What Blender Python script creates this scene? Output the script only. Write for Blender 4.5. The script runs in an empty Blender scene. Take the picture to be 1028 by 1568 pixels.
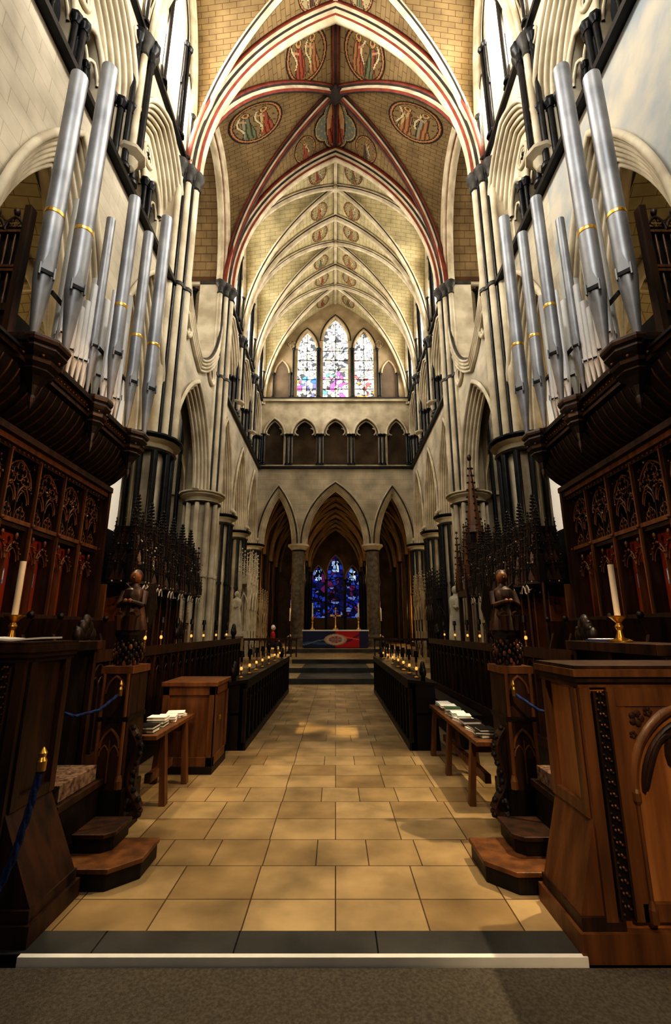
import bpy, math, random, bisect
from mathutils import Vector as V
random.seed(7)
pi=math.pi
# ------------------------------------------------------------------ materials
MATS={}
def newmat(name):
    m=bpy.data.materials.new(name); m.use_nodes=True
    nt=m.node_tree; b=nt.nodes['Principled BSDF']
    MATS[name]=m
    return m,nt,b
def mat(name,c1,c2,rough=.7,metal=0,scale=3,bump=.15,bscale=None,stretch=None,coat=0,spec=None):
    m,nt,b=newmat(name); N=nt.nodes; L=nt.links
    tc=N.new('ShaderNodeTexCoord'); mp=N.new('ShaderNodeMapping')
    L.new(tc.outputs['Object'],mp.inputs[0])
    if stretch: mp.inputs['Scale'].default_value=stretch
    n=N.new('ShaderNodeTexNoise'); n.inputs['Scale'].default_value=scale; n.inputs['Detail'].default_value=6
    L.new(mp.outputs[0],n.inputs['Vector'])
    r=N.new('ShaderNodeValToRGB'); r.color_ramp.elements[0].position=.35; r.color_ramp.elements[1].position=.65
    r.color_ramp.elements[0].color=(*c1,1); r.color_ramp.elements[1].color=(*c2,1)
    L.new(n.outputs[0],r.inputs[0]); L.new(r.outputs[0],b.inputs['Base Color'])
    b.inputs['Roughness'].default_value=rough; b.inputs['Metallic'].default_value=metal
    if spec is not None: b.inputs['Specular IOR Level'].default_value=spec
    if coat: b.inputs['Coat Weight'].default_value=coat; b.inputs['Coat Roughness'].default_value=.25
    if bump:
        n2=N.new('ShaderNodeTexNoise'); n2.inputs['Scale'].default_value=bscale or scale*6; n2.inputs['Detail'].default_value=4
        L.new(mp.outputs[0],n2.inputs['Vector'])
        bp=N.new('ShaderNodeBump'); bp.inputs['Strength'].default_value=bump; bp.inputs['Distance'].default_value=.02
        L.new(n2.outputs[0],bp.inputs['Height']); L.new(bp.outputs[0],b.inputs['Normal'])
    return m
def emit(name,c,s):
    m,nt,b=newmat(name); b.inputs['Base Color'].default_value=(*c,1)
    b.inputs['Emission Color'].default_value=(*c,1); b.inputs['Emission Strength'].default_value=s
    return m
def brickmat(name,mode,c1,c2,mortar,bw,rh,ms,rough=.7,bump=.3,noise=.35,spec=.3,offset=.5,nscale=1.2,freq=2,squash=1,sqf=2):
    m,nt,b=newmat(name); N=nt.nodes; L=nt.links
    tc=N.new('ShaderNodeTexCoord')
    br=N.new('ShaderNodeTexBrick'); br.inputs['Scale'].default_value=1
    br.inputs['Color1'].default_value=(*c1,1); br.inputs['Color2'].default_value=(*c2,1); br.inputs['Mortar'].default_value=(*mortar,1)
    br.inputs['Brick Width'].default_value=bw; br.inputs['Row Height'].default_value=rh; br.inputs['Mortar Size'].default_value=ms
    br.inputs['Mortar Smooth'].default_value=.3; br.offset=offset; br.offset_frequency=freq; br.squash=squash; br.squash_frequency=sqf
    if mode=='uv': L.new(tc.outputs['UV'],br.inputs['Vector'])
    elif mode=='xy': L.new(tc.outputs['Object'],br.inputs['Vector'])
    else:
        s=N.new('ShaderNodeSeparateXYZ'); L.new(tc.outputs['Object'],s.inputs[0])
        a=N.new('ShaderNodeMath'); L.new(s.outputs[0],a.inputs[0]); L.new(s.outputs[1],a.inputs[1])
        c=N.new('ShaderNodeCombineXYZ'); L.new(a.outputs[0],c.inputs[0]); L.new(s.outputs[2],c.inputs[1])
        L.new(c.outputs[0],br.inputs['Vector'])
    n=N.new('ShaderNodeTexNoise'); n.inputs['Scale'].default_value=nscale; n.inputs['Detail'].default_value=7
    L.new(tc.outputs['Object'],n.inputs['Vector'])
    r=N.new('ShaderNodeMapRange'); r.inputs[1].default_value=.3; r.inputs[2].default_value=.7; r.inputs[3].default_value=1-noise; r.inputs[4].default_value=1.08
    L.new(n.outputs[0],r.inputs[0])
    mx=N.new('ShaderNodeMix'); mx.data_type='RGBA'; mx.blend_type='MULTIPLY'; mx.inputs[0].default_value=1
    L.new(br.outputs[0],mx.inputs[6]); L.new(r.outputs[0],mx.inputs[7]); L.new(mx.outputs[2],b.inputs['Base Color'])
    b.inputs['Roughness'].default_value=rough; b.inputs['Specular IOR Level'].default_value=spec
    bp=N.new('ShaderNodeBump'); bp.inputs['Strength'].default_value=bump; bp.inputs['Distance'].default_value=.01; bp.invert=True
    L.new(br.outputs[1],bp.inputs['Height']); L.new(bp.outputs[0],b.inputs['Normal'])
    return m
def colmat(name,estr,rough=.8):
    m,nt,b=newmat(name); N=nt.nodes; L=nt.links
    a=N.new('ShaderNodeAttribute'); a.attribute_name='Col'
    L.new(a.outputs[0],b.inputs['Base Color']); b.inputs['Roughness'].default_value=rough
    if estr: L.new(a.outputs[0],b.inputs['Emission Color']); b.inputs['Emission Strength'].default_value=estr
    return m
brickmat('ashlar','wall',(.62,.56,.445),(.57,.51,.40),(.45,.39,.29),.75,.34,.007,.85,.15,.42,.3,.5,.9)
mat('stone',(.42,.36,.26),(.67,.60,.46),.8,scale=1.3,bump=.1)
mat('fresco',(.62,.57,.47),(.36,.40,.43),.9,scale=1.1,bump=0)
mat('stone_warm',(.32,.245,.15),(.47,.375,.24),.8,scale=1.3,bump=.1)
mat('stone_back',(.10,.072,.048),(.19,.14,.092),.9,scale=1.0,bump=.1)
mat('purbeck',(.007,.008,.010),(.022,.022,.025),.34,scale=5,bump=.05,spec=.35)
mat('purbeck_mid',(.045,.042,.038),(.085,.078,.068),.5,scale=5,bump=.05,spec=.3)
mat('column_marble',(.11,.09,.065),(.21,.175,.125),.45,scale=5,bump=.05,spec=.4)
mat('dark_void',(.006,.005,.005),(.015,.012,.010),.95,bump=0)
brickmat('vault_cream','uv',(.53,.46,.28),(.48,.415,.25),(.25,.17,.09),.55,.24,.010,.85,.05,.35)
brickmat('vault_buff','uv',(.27,.195,.098),(.24,.172,.086),(.12,.065,.032),.50,.22,.012,.85,.05,.35)
mat('rib',(.42,.35,.24),(.64,.56,.41),.8,scale=2,bump=.05)
mat('rib_red',(.17,.035,.022),(.25,.062,.036),.8,scale=3,bump=0)
mat('rib_dark',(.024,.019,.017),(.05,.038,.03),.8,scale=3,bump=0)
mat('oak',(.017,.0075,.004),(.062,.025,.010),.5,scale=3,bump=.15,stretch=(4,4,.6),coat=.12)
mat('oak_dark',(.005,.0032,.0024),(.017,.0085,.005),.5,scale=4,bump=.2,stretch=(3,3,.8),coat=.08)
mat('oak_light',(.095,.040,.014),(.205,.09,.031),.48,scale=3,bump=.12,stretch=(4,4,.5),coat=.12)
mat('oak_lit_panel',(.24,.10,.033),(.42,.20,.07),.45,scale=2.2,bump=.12,stretch=(5,5,.5),coat=.15)
mat('oak_red',(.22,.034,.012),(.37,.072,.022),.5,scale=3,bump=.1,stretch=(3,3,.5))
mat('gold',(.75,.45,.10),(.9,.6,.18),.3,.9,scale=8,bump=0)
mat('brass',(.55,.33,.08),(.75,.5,.16),.3,.9,scale=8,bump=0)
mat('pipe_metal',(.27,.28,.30),(.41,.42,.44),.46,.5,scale=2,bump=.02)
mat('pipe_bright',(.78,.79,.80),(.9,.91,.92),.45,.1,scale=2,bump=0)
mat('black',(.006,.006,.007),(.014,.014,.014),.4,bump=0)
mat('wax',(.74,.68,.54),(.84,.78,.64),.5,bump=0)
emit('lamp_glow',(1,.55,.16),.6)
emit('daylight_glass',(1,1,1),2.5)
emit('daylight_dim',(.95,.97,1),.16)
mat('slate',(.030,.032,.032),(.075,.075,.07),.5,scale=2,bump=.2)
mat('carpet',(.085,.074,.058),(.15,.133,.107),.95,scale=60,bump=.6,bscale=200)
mat('white_strip',(.75,.75,.73),(.88,.88,.85),.5,bump=0)
brickmat('floor_tile','xy',(.54,.405,.225),(.36,.255,.13),(.13,.08,.045),.52,.42,.005,.40,.35,.5,.4,.37,2.2,3,.72,3)
mat('cloth_red',(.35,.02,.02),(.5,.04,.03),.9,bump=.1)
mat('cloth_dark',(.02,.02,.03),(.05,.045,.06),.9,bump=.1)
mat('cushion',(.08,.035,.03),(.3,.21,.14),.95,scale=25,bump=.4)
mat('paper',(.8,.79,.74),(.9,.89,.85),.8,bump=0)
mat('shield_blue',(.15,.25,.6),(.3,.45,.8),.6,bump=0)
mat('shield_gold',(.6,.45,.12),(.8,.65,.25),.6,bump=0)
mat('book_green',(.03,.10,.06),(.06,.16,.09),.6,bump=0)
mat('book_blue',(.03,.05,.14),(.05,.09,.2),.6,bump=0)
mat('rope_blue',(.008,.02,.09),(.02,.05,.19),.85,scale=40,bump=.5)
mat('gold_hanging',(.42,.22,.04),(.6,.36,.09),.7,scale=2,bump=0)
mat('skin',(.55,.33,.24),(.62,.4,.3),.6,bump=0)
mat('hair',(.7,.7,.68),(.8,.8,.78),.8,bump=0)
mat('statue',(.40,.36,.28),(.58,.53,.42),.7,bump=.1)
mat('iron',(.012,.012,.012),(.03,.028,.025),.45,.6,bump=0)
colmat('painting',0); colmat('glass_white',2.4); colmat('glass_blue',.65)
# ------------------------------------------------------------------ builder
class B:
    def __init__(s,name): s.name=name; s.v=[];s.f=[];s.m=[];s.sm=[];s.mats=[];s.uv=[];s.col=[];s.hasuv=False;s.hascol=False
    def mi(s,m):
        if m not in s.mats: s.mats.append(m)
        return s.mats.index(m)
    def add(s,idx,mat,smooth=False,uv=None,col=None):
        s.f.append(idx); s.m.append(s.mi(mat)); s.sm.append(smooth)
        if uv: s.hasuv=True
        if col: s.hascol=True
        s.uv.append(uv); s.col.append(col)
    def face(s,pts,mat,smooth=False,uv=None,col=None):
        n=len(s.v); s.v.extend([tuple(p) for p in pts]); s.add(list(range(n,n+len(pts))),mat,smooth,uv,col)
    def grid(s,rows,mat,smooth=True,mats=None,close=False):
        n=len(s.v); w=len(rows[0])
        for r in rows: s.v.extend([tuple(p) for p in r])
        for i in range(len(rows)-1):
            for j in range(w if close else w-1):
                k=(j+1)%w
                s.add([n+i*w+j,n+i*w+k,n+(i+1)*w+k,n+(i+1)*w+j],mats[j] if mats else mat,smooth)
    def box(s,x0,x1,y0,y1,z0,z1,mat):
        n=len(s.v)
        for z in (z0,z1):
            s.v.extend([(x0,y0,z),(x1,y0,z),(x1,y1,z),(x0,y1,z)])
        for q in ((3,2,1,0),(4,5,6,7),(0,1,5,4),(1,2,6,5),(2,3,7,6),(3,0,4,7)): s.add([n+i for i in q],mat)
    def prism(s,poly,ext,mat):
        n=len(s.v); k=len(poly); e=V(ext)
        s.v.extend([tuple(p) for p in poly]); s.v.extend([tuple(V(p)+e) for p in poly])
        s.add([n+i for i in range(k)][::-1],mat); s.add([n+k+i for i in range(k)],mat)
        for i in range(k): j=(i+1)%k; s.add([n+i,n+j,n+k+j,n+k+i],mat)
    def cyl(s,p0,p1,r0,r1=None,n=10,mat='stone',cap=True):
        if r1 is None:r1=r0
        p0=V(p0);p1=V(p1);a=(p1-p0).normalized()
        t=V((1,0,0)) if abs(a.x)<.9 else V((0,1,0))
        u=a.cross(t).normalized();w=a.cross(u)
        R=[]
        for p,r in((p0,r0),(p1,r1)):
            R.append([p+(u*math.cos(2*pi*i/n)+w*math.sin(2*pi*i/n))*r for i in range(n)])
        s.grid(R,mat,True,close=True)
        if cap:
            s.face(R[0][::-1],mat); s.face(R[1],mat)
    def lathe(s,cx,cy,prof,n,mat,mats=None,a0=0,sx=1,sy=1,smooth=True):
        rows=[]
        for r,z in prof:
            rows.append([(cx+sx*r*math.cos(2*pi*i/n+a0),cy+sy*r*math.sin(2*pi*i/n+a0),z) for i in range(n)])
        for i in range(len(rows)-1):
            s.grid(rows[i:i+2],mats[i] if mats else mat,smooth,close=True)
        s.face(rows[0][::-1],mats[0] if mats else mat); s.face(rows[-1],mats[-1] if mats else mat)
    def sph(s,c,r,mat,n=8,m=5,sx=1,sy=1,sz=1):
        rows=[]
        for i in range(m+1):
            t=-pi/2+pi*i/m; rr=max(math.cos(t),.02)*r
            rows.append([(c[0]+sx*rr*math.cos(2*pi*j/n),c[1]+sy*rr*math.sin(2*pi*j/n),c[2]+sz*r*math.sin(t)) for j in range(n)])
        s.grid(rows,mat,True,close=True)
    def build(s,bevel=0,parent=None):
        me=bpy.data.meshes.new(s.name); me.from_pydata(s.v,[],s.f)
        for m in s.mats: me.materials.append(MATS[m])
        me.polygons.foreach_set('material_index',s.m); me.polygons.foreach_set('use_smooth',s.sm)
        if s.hasuv:
            l=me.uv_layers.new(name='UVMap'); d=[]
            for f,u in zip(s.f,s.uv):
                for i in range(len(f)): d.extend(u[i] if u else (0,0))
            l.data.foreach_set('uv',d)
        if s.hascol:
            a=me.color_attributes.new('Col','FLOAT_COLOR','CORNER'); d=[]
            for f,c in zip(s.f,s.col):
                for i in range(len(f)): d.extend((*c,1) if c else (.5,.5,.5,1))
            a.data.foreach_set('color',d)
        me.update()
        o=bpy.data.objects.new(s.name,me); bpy.context.collection.objects.link(o)
        if bevel:
            md=o.modifiers.new('bevel','BEVEL'); md.width=bevel; md.segments=2; md.limit_method='ANGLE'
        if parent: o.parent=parent
        return o
# ------------------------------------------------------------------ helpers
def archc(a,h,n=10):
    R=(a*a+h*h)/(2*a); tm=math.acos(max(-1,min(1,(R-a)/R)))
    r=[(R*math.cos(tm*i/n)-(R-a),R*math.sin(tm*i/n)) for i in range(n+1)]
    r[-1]=(0,h)
    L=[(-x,z) for x,z in r]
    return L+r[::-1][1:]
def sweep(b,pts,S,C,prof,mat,mats=None,closed=False,smooth=True,scale=None,loop=False):
    pts=[V(p) for p in pts]; S=V(S); C=V(C); rows=[]; n=len(pts)
    for i,p in enumerate(pts):
        if loop: t0=(p-pts[i-1]).normalized(); t1=(pts[(i+1)%n]-p).normalized()
        else:
            t0=(p-pts[i-1]).normalized() if i>0 else None
            t1=(pts[i+1]-p).normalized() if i<n-1 else None
            if t0 is None:t0=t1
            if t1 is None:t1=t0
        T=(t0+t1).normalized(); N=T.cross(S).normalized()
        k=max(.5,abs(N.dot(t0.cross(S).normalized())))
        if N.dot(C-p)<0:N=-N
        N=N/k
        sc=1 if scale is None else scale(i/(n-1))
        rows.append([p+N*o*sc+S*d*sc for o,d in prof])
    if loop: rows.append(rows[0])
    b.grid(rows,mat,smooth,mats=mats,close=closed)
def circ(o,d,r,n=8): return [(o+r*math.cos(2*pi*i/n),d+r*math.sin(2*pi*i/n)) for i in range(n)]
def rolls(o0,d0,o1,d1,n,bulge=1):
    P=[];dx=(o1-o0)/n;dy=(d1-d0)/n; L=math.hypot(dx,dy); nx,ny=dy/L,-dx/L
    if ny<0: nx,ny=-nx,-ny
    if abs(ny)<1e-6 and nx<0: nx=-nx
    for k in range(n):
        cx=o0+dx*(k+.5);cy=d0+dy*(k+.5);r=L*.36
        P.append((o0+dx*k-nx*L*.5,d0+dy*k-ny*L*.5))
        for j in range(5):
            t=-1+2*j/4; an=t*pi/2
            P.append((cx+dx/L*r*math.sin(an)+nx*r*math.cos(an),cy+dy/L*r*math.sin(an)+ny*r*math.cos(an)))
    P.append((o1,d1))
    return P
class Fr:
    def __init__(s,f,S): s.f=f; s.S=S
    def __call__(s,a,z,d=0): return V(s.f(a,z,d))
def sideF(sg,X): return Fr(lambda a,z,d:(sg*(X-d),a,z),(-sg,0,0))
def eastF(Y): return Fr(lambda a,z,d:(a,Y-d,z),(0,-1,0))
def westF(Y): return Fr(lambda a,z,d:(a,Y+d,z),(0,1,0))
def arch(b,fr,c,a,zs,h,prof,mat,d=0,n=10,mats=None,closed=False):
    pts=[fr(c+x,zs+z,d) for x,z in archc(a,h,n)]
    sweep(b,pts,fr.S,fr(c,zs-a*.3,d),prof,mat,mats,closed)
def tube(b,fr,c,a,zs,h,r,mat,d=0,n=10,m=6): arch(b,fr,c,a,zs,h,circ(0,0,r,m),mat,d,n,closed=True)
def ring(b,fr,c,z,R,r,mat,d=0,n=16,m=5,a0=0,a1=2*pi):
    full=abs(a1-a0-2*pi)<1e-6
    pts=[fr(c+R*math.cos(a0+(a1-a0)*i/n),z+R*math.sin(a0+(a1-a0)*i/n),d) for i in range(n if full else n+1)]
    sweep(b,pts,fr.S,fr(c,z,d),circ(0,0,r,m),mat,closed=True,loop=full)
def quatre(b,fr,c,z,R,r,mat,d=0,n=7,m=4):
    q=R*.5
    for k in range(4):
        an=k*pi/2; ring(b,fr,c+q*math.cos(an),z+q*math.sin(an),q,r,mat,d,n,m,an-pi*.72,an+pi*.72)
def fbox(b,fr,a0,a1,z0,z1,d0,d1,mat):
    P=[fr(a0,z0,d0),fr(a1,z0,d0),fr(a1,z1,d0),fr(a0,z1,d0)]
    b.prism(P,V(fr.S)*(d1-d0),mat)
def wallop(b,fr,s0,s1,z0,z1,ops,mat,d=0,th=.5,back=False,revmat=None,n=10):
    revmat=revmat or mat
    for dd in ([d,d-th] if back else [d]):
        cur=s0
        for (c,a,sl,zs,h) in sorted(ops):
            if c-a>cur+1e-4: b.face([fr(cur,z0,dd),fr(c-a,z0,dd),fr(c-a,z1,dd),fr(cur,z1,dd)],mat)
            if sl>z0+1e-4: b.face([fr(c-a,z0,dd),fr(c+a,z0,dd),fr(c+a,sl,dd),fr(c-a,sl,dd)],mat)
            P=archc(a,h,n)
            for (x0,y0),(x1,y1) in zip(P[:-1],P[1:]):
                b.face([fr(c+x0,zs+y0,dd),fr(c+x1,zs+y1,dd),fr(c+x1,z1,dd),fr(c+x0,z1,dd)],mat)
            cur=c+a
        if s1>cur+1e-4: b.face([fr(cur,z0,dd),fr(s1,z0,dd),fr(s1,z1,dd),fr(cur,z1,dd)],mat)
    for (c,a,sl,zs,h) in ops:
        P=[(-a,sl-zs)]+archc(a,h,n)+[(a,sl-zs)]
        b.grid([[fr(c+x,zs+z,d),fr(c+x,zs+z,d-th)] for x,z in P],revmat,False)
        if sl>z0+1e-4: b.face([fr(c-a,sl,d),fr(c+a,sl,d),fr(c+a,sl,d-th),fr(c-a,sl,d-th)],revmat)
def shaft(b,p,z0,z1,r,mat,cm='purbeck',n=8,cap=.16):
    x,y=p[0],p[1]
    b.lathe(x,y,[(r*1.9,z0),(r*1.9,z0+.08),(r*1.25,z0+.12),(r*1.5,z0+.15),(r,z0+.18),(r,z1-cap),(r*1.3,z1-cap),(r*1.05,z1-cap*.8),(r*1.9,z1-cap*.3),(r*2,z1)],n,mat,
        mats=[cm,cm,cm,cm,mat,cm,cm,cm,cm])
def pier(b,x,y,z0,z1,core=.42,sh=.085,ns=8,cm='stone',sm='purbeck',R=.52):
    b.lathe(x,y,[(R+.28,z0),(R+.28,z0+.25),(R+.18,z0+.33),(R+.2,z0+.4),(core,z0+.5),(core,z1-.42)],16,cm,mats=['purbeck_mid','purbeck_mid','purbeck_mid','purbeck_mid',cm])
    for i in range(ns):
        a=2*pi*(i+.5)/ns; px,py=x+R*math.cos(a),y+R*math.sin(a)
        b.cyl((px,py,z0+.4),(px,py,z1-.42),sh,sh,8,sm,False)
        zm=(z0+z1)/2
        b.cyl((px,py,zm-.06),(px,py,zm+.06),sh*1.35,sh*1.35,8,sm)
    b.lathe(x,y,[(R+.1,z1-.46),(R+.14,z1-.4),(R+.02,z1-.34),(R+.05,z1-.22),(R+.24,z1-.14),(R+.2,z1-.08),(R+.3,z1-.05),(R+.3,z1)],16,cm,mats=['purbeck_mid',sm,cm,cm,sm,sm,sm])
# vault ------------------------------------------------------
def profx(W,h,n=14):
    R=(W*W+h*h)/(2*W); tm=math.acos((R-W)/R)
    xs=[R*math.cos(tm*i/n)-(R-W) for i in range(n+1)][::-1]; xs[0]=0;xs[-1]=W
    return xs
class Vault:
    def __init__(s,xc,W,y0,y1,zs,h,k): 
        s.xc,s.W,s.y0,s.y1,s.zs,s.h,s.k=xc,W,y0,y1,zs,h,k; s.yc=(y0+y1)/2; s.L2=(y1-y0)/2; s.R=(W*W+h*h)/(2*W)
        s.ta=[0];s.la=[0];s.tx=[0]
        N=200;px=0
        for i in range(1,N+1):
            x=W*i/N; dz=s.zt(x)-s.zt(px); dx=x-px
            s.ta.append(s.ta[-1]+math.hypot(dx,dz)); s.la.append(s.la[-1]+math.hypot(dx*s.L2/W,dz)); s.tx.append(x); px=x
    def zt(s,x): return s.zs+math.sqrt(max(0,s.R**2-(abs(x)+s.R-s.W)**2))
    def itp(s,A,Bv,v):
        i=min(max(bisect.bisect(A,v),1),len(A)-1); t=(v-A[i-1])/(A[i]-A[i-1]); return Bv[i-1]+t*(Bv[i]-Bv[i-1])
    def tran(s,u,v,off=0):
        x=s.itp(s.ta,s.tx,abs(v)); return (s.xc+math.copysign(x,v),u,s.zt(x)-off)
    def lat(s,u,v,off=0):
        q=s.itp(s.la,s.tx,abs(v)); return (s.xc+u,s.yc+math.copysign(q*s.L2/s.W,v),s.zt(q)-s.k*(abs(u)-q)-off)
    def mesh(s,b,mat,n=14):
        xs=profx(s.W,s.h,n); T=[s.itp(s.tx,s.ta,x) for x in xs]; Lr=[s.itp(s.tx,s.la,x) for x in xs]
        for sy in(1,-1):
            for sx in(1,-1):
                for kind in(0,1):
                    P={};U={}
                    for i in range(n+1):
                        for j in range(i+1):
                            if kind==0:
                                y=s.yc+sy*xs[i]/s.W*s.L2; P[i,j]=(s.xc+sx*xs[j],y,s.zt(xs[j])); U[i,j]=(y,sx*T[j])
                            else:
                                P[i,j]=(s.xc+sx*xs[i],s.yc+sy*xs[j]/s.W*s.L2,s.zt(xs[j])-s.k*(xs[i]-xs[j])); U[i,j]=(sx*xs[i],sy*Lr[j])
                    base=len(b.v); idx={}
                    for kk in P: idx[kk]=base+len(idx); b.v.append(P[kk])
                    for i in range(n):
                        for j in range(i+1):
                            ks=[(i,j),(i+1,j),(i+1,j+1)]+([(i,j+1)] if j<i else [])
                            b.add([idx[q] for q in ks],mat,True,uv=[U[q] for q in ks])
    def tribs(s,b,y,prof,mat,mats=None,n=14,lo=.0):
        xs=profx(s.W-lo,s.h,n); pts=[(s.xc-x,y,s.zt(x)) for x in xs[::-1]]+[(s.xc+x,y,s.zt(x)) for x in xs[1:]]
        sweep(b,pts,(0,1,0),(s.xc,y,s.zs-3),prof,mat,mats,closed=True)
    def dribs(s,b,prof,mat,mats=None,n=14):
        xs=profx(s.W,s.h,n)
        for q in(1,-1):
            pts=[(s.xc-x,s.yc-q*x*s.L2/s.W,s.zt(x)) for x in xs[::-1]]+[(s.xc+x,s.yc+q*x*s.L2/s.W,s.zt(x)) for x in xs[1:]]
            S=V((-q*s.L2,s.W,0)).normalized()
            sweep(b,pts,S,(s.xc,s.yc,s.zs-3),prof,mat,mats,closed=True)
    def wrib(s,b,prof,mat,n=10):
        xs=profx(s.W,s.h,n)
        for sx in(1,-1):
            f=lambda q:s.zt(q)-s.k*(s.W-q)
            pts=[(s.xc+sx*(s.W-.05),s.yc-q*s.L2/s.W,f(q)) for q in xs[::-1]]+[(s.xc+sx*(s.W-.05),s.yc+q*s.L2/s.W,f(q)) for q in xs[1:]]
            sweep(b,pts,(-sx,0,0),(s.xc+sx*s.W,s.yc,s.zs-3),prof,mat,closed=True)
def ribprof(w,dp,big=False):
    if big: return [(0,-w/2),(dp*.35,-w/2),(dp*.4,-w*.36),(dp*.62,-w*.36),(dp*.68,-w*.2),(dp*.9,-w*.2),(dp,-w*.08),(dp,w*.08),(dp*.9,w*.2),(dp*.68,w*.2),(dp*.62,w*.36),(dp*.4,w*.36),(dp*.35,w/2),(0,w/2)]
    return [(0,-w/2),(dp*.4,-w/2),(dp*.45,-w*.28),(dp*.8,-w*.25),(dp,-w*.1),(dp,w*.1),(dp*.8,w*.25),(dp*.45,w*.28),(dp*.4,w/2),(0,w/2)]
WB=5.1; ZC=6.9; ZS1=12.05; ZS2=16.85; ZV=16.6; RISE=8.2
PY=[-2.1,1.6,5.3,9.0,12.7,18.2,21.9,25.6,29.3]
YE=29.3
XW=[(PY[i],PY[i+1]) for i in range(8)]
def zfl(y): return 0 if y<15 else (.15 if y<17.2 else (.3 if y<19.7 else (.45 if y<25 else .65)))
# ------------------------------------------------------------------ vault ceiling
cb=B('ceiling'); rb=B('trim_vault_ribs'); pb=B('ceiling_painted_medallions')
def medal(v,kind,u0,v0,r,seed,off=.03,n=26,mandorla=False,pale=False):
    rnd=random.Random(seed)
    base=rnd.choice([(.19,.13,.055),(.21,.145,.065),(.17,.125,.055)]) if not pale else (.30,.25,.14)
    ink=(.028,.013,.008)
    figs=[]
    nf=2 if r>.7 else 1
    for k in range(nf):
        cx=(-.33+.66*k) if nf==2 else 0
        figs.append((cx,rnd.choice([(.28,.07,.03),(.14,.15,.08),(.32,.15,.06),(.10,.05,.03)]),rnd.choice([(.30,.08,.04),(.12,.14,.08),(.44,.31,.14),(.24,.23,.16)]),rnd.uniform(0,6),rnd.choice([-1,1])))
    def col(x,y):
        q=math.hypot(x,y)
        if mandorla:
            out=(.34,.215,.085)
            qa=min(math.hypot(x-.42*i,y-.42*j) for i,j in((1,0),(-1,0),(0,1),(0,-1)))
            if qa>.58: return out
            if qa>.52: return ink
            if qa>.48: return (.44,.29,.12)
            c=(.14,.16,.13)
            if math.sin(x*22)*math.sin(y*22)>.55: c=(.30,.21,.09)
            vz=(abs(x)+.25)**2+(y*.62)**2
            if vz<.50: c=ink
            if vz<.44: c=(.40,.26,.12)
            kn=.36 if y<-.1 else .24
            if -.72<y<.38 and abs(x)<kn*(1-max(0,y)*.9): c=(.30,.085,.04) if math.sin(x*30+y*6)>-.5 else (.10,.02,.012)
            if abs(x)<.07 and -.6<y<.3: c=(.36,.22,.14)
            if abs(abs(x)-.26)<.06 and .1<y<.42: c=(.36,.2,.11)
            if math.hypot(x,y-.54)<.19: c=(.46,.30,.10)
            if math.hypot(x,y-.53)<.10: c=(.34,.18,.10)
            return c
        if q>.93: return ink
        if q>.86: return (.36,.18,.07)
        if q>.82: return ink
        c=base
        if abs(math.sin(x*9+2*math.sin(y*7+seed))*math.sin(y*11+seed))>.88: c=(.09,.06,.03)
        for cx,c1,c2,ph,sd in figs:
            w=.15+.14*max(0,.30-y)
            xr=x-cx-.04*math.sin(y*5+ph)
            if -.72<y<.34 and abs(xr)<w:
                f=math.sin(xr*36+1.8*math.sin(y*6+ph))
                c=c1 if f>-.35 else tuple(t*.35 for t in c1)
                if xr*sd>.02-.25*y: c=c2 if f>-.35 else tuple(t*.4 for t in c2)
                if abs(abs(xr)-w)<.03: c=ink
            sx=x-cx-sd*.24
            if abs(sx-.10*math.sin(y*6+ph))<.055 and -.35<y<.45: c=(.50,.42,.26) if abs(sx-.10*math.sin(y*6+ph))<.04 else ink
            if abs(y-.14-(x-cx)*.5*sd)<.045 and 0<(x-cx)*sd<.28: c=(.40,.24,.14)
            d=math.hypot(x-cx,y-.47)
            if d<.16: c=(.46,.29,.09) if d<.13 else ink
            if math.hypot(x-cx,y-.45)<.085: c=(.38,.21,.12)
            if math.hypot(x-cx,y-.50)<.07: c=(.10,.055,.03)
        return c
    fn=v.tran if kind=='t' else v.lat
    for i in range(n):
        for j in range(n):
            x0,x1=-1+2*i/n,-1+2*(i+1)/n; y0,y1=-1+2*j/n,-1+2*(j+1)/n
            if math.hypot((x0+x1)/2,(y0+y1)/2)>1: continue
            if mandorla and col((x0+x1)/2,(y0+y1)/2)==(.34,.215,.085): continue
            def P(x,y):
                q=math.hypot(x,y)
                if q>1:x,y=x/q,y/q
                return fn(u0-r*y,v0+r*x,off) if kind=='t' else fn(u0+r*x,v0-r*y,off)
            pb.face([P(x0,y0),P(x1,y0),P(x1,y1),P(x0,y1)],'painting',True,col=col((x0+x1)/2,(y0+y1)/2))
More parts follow.
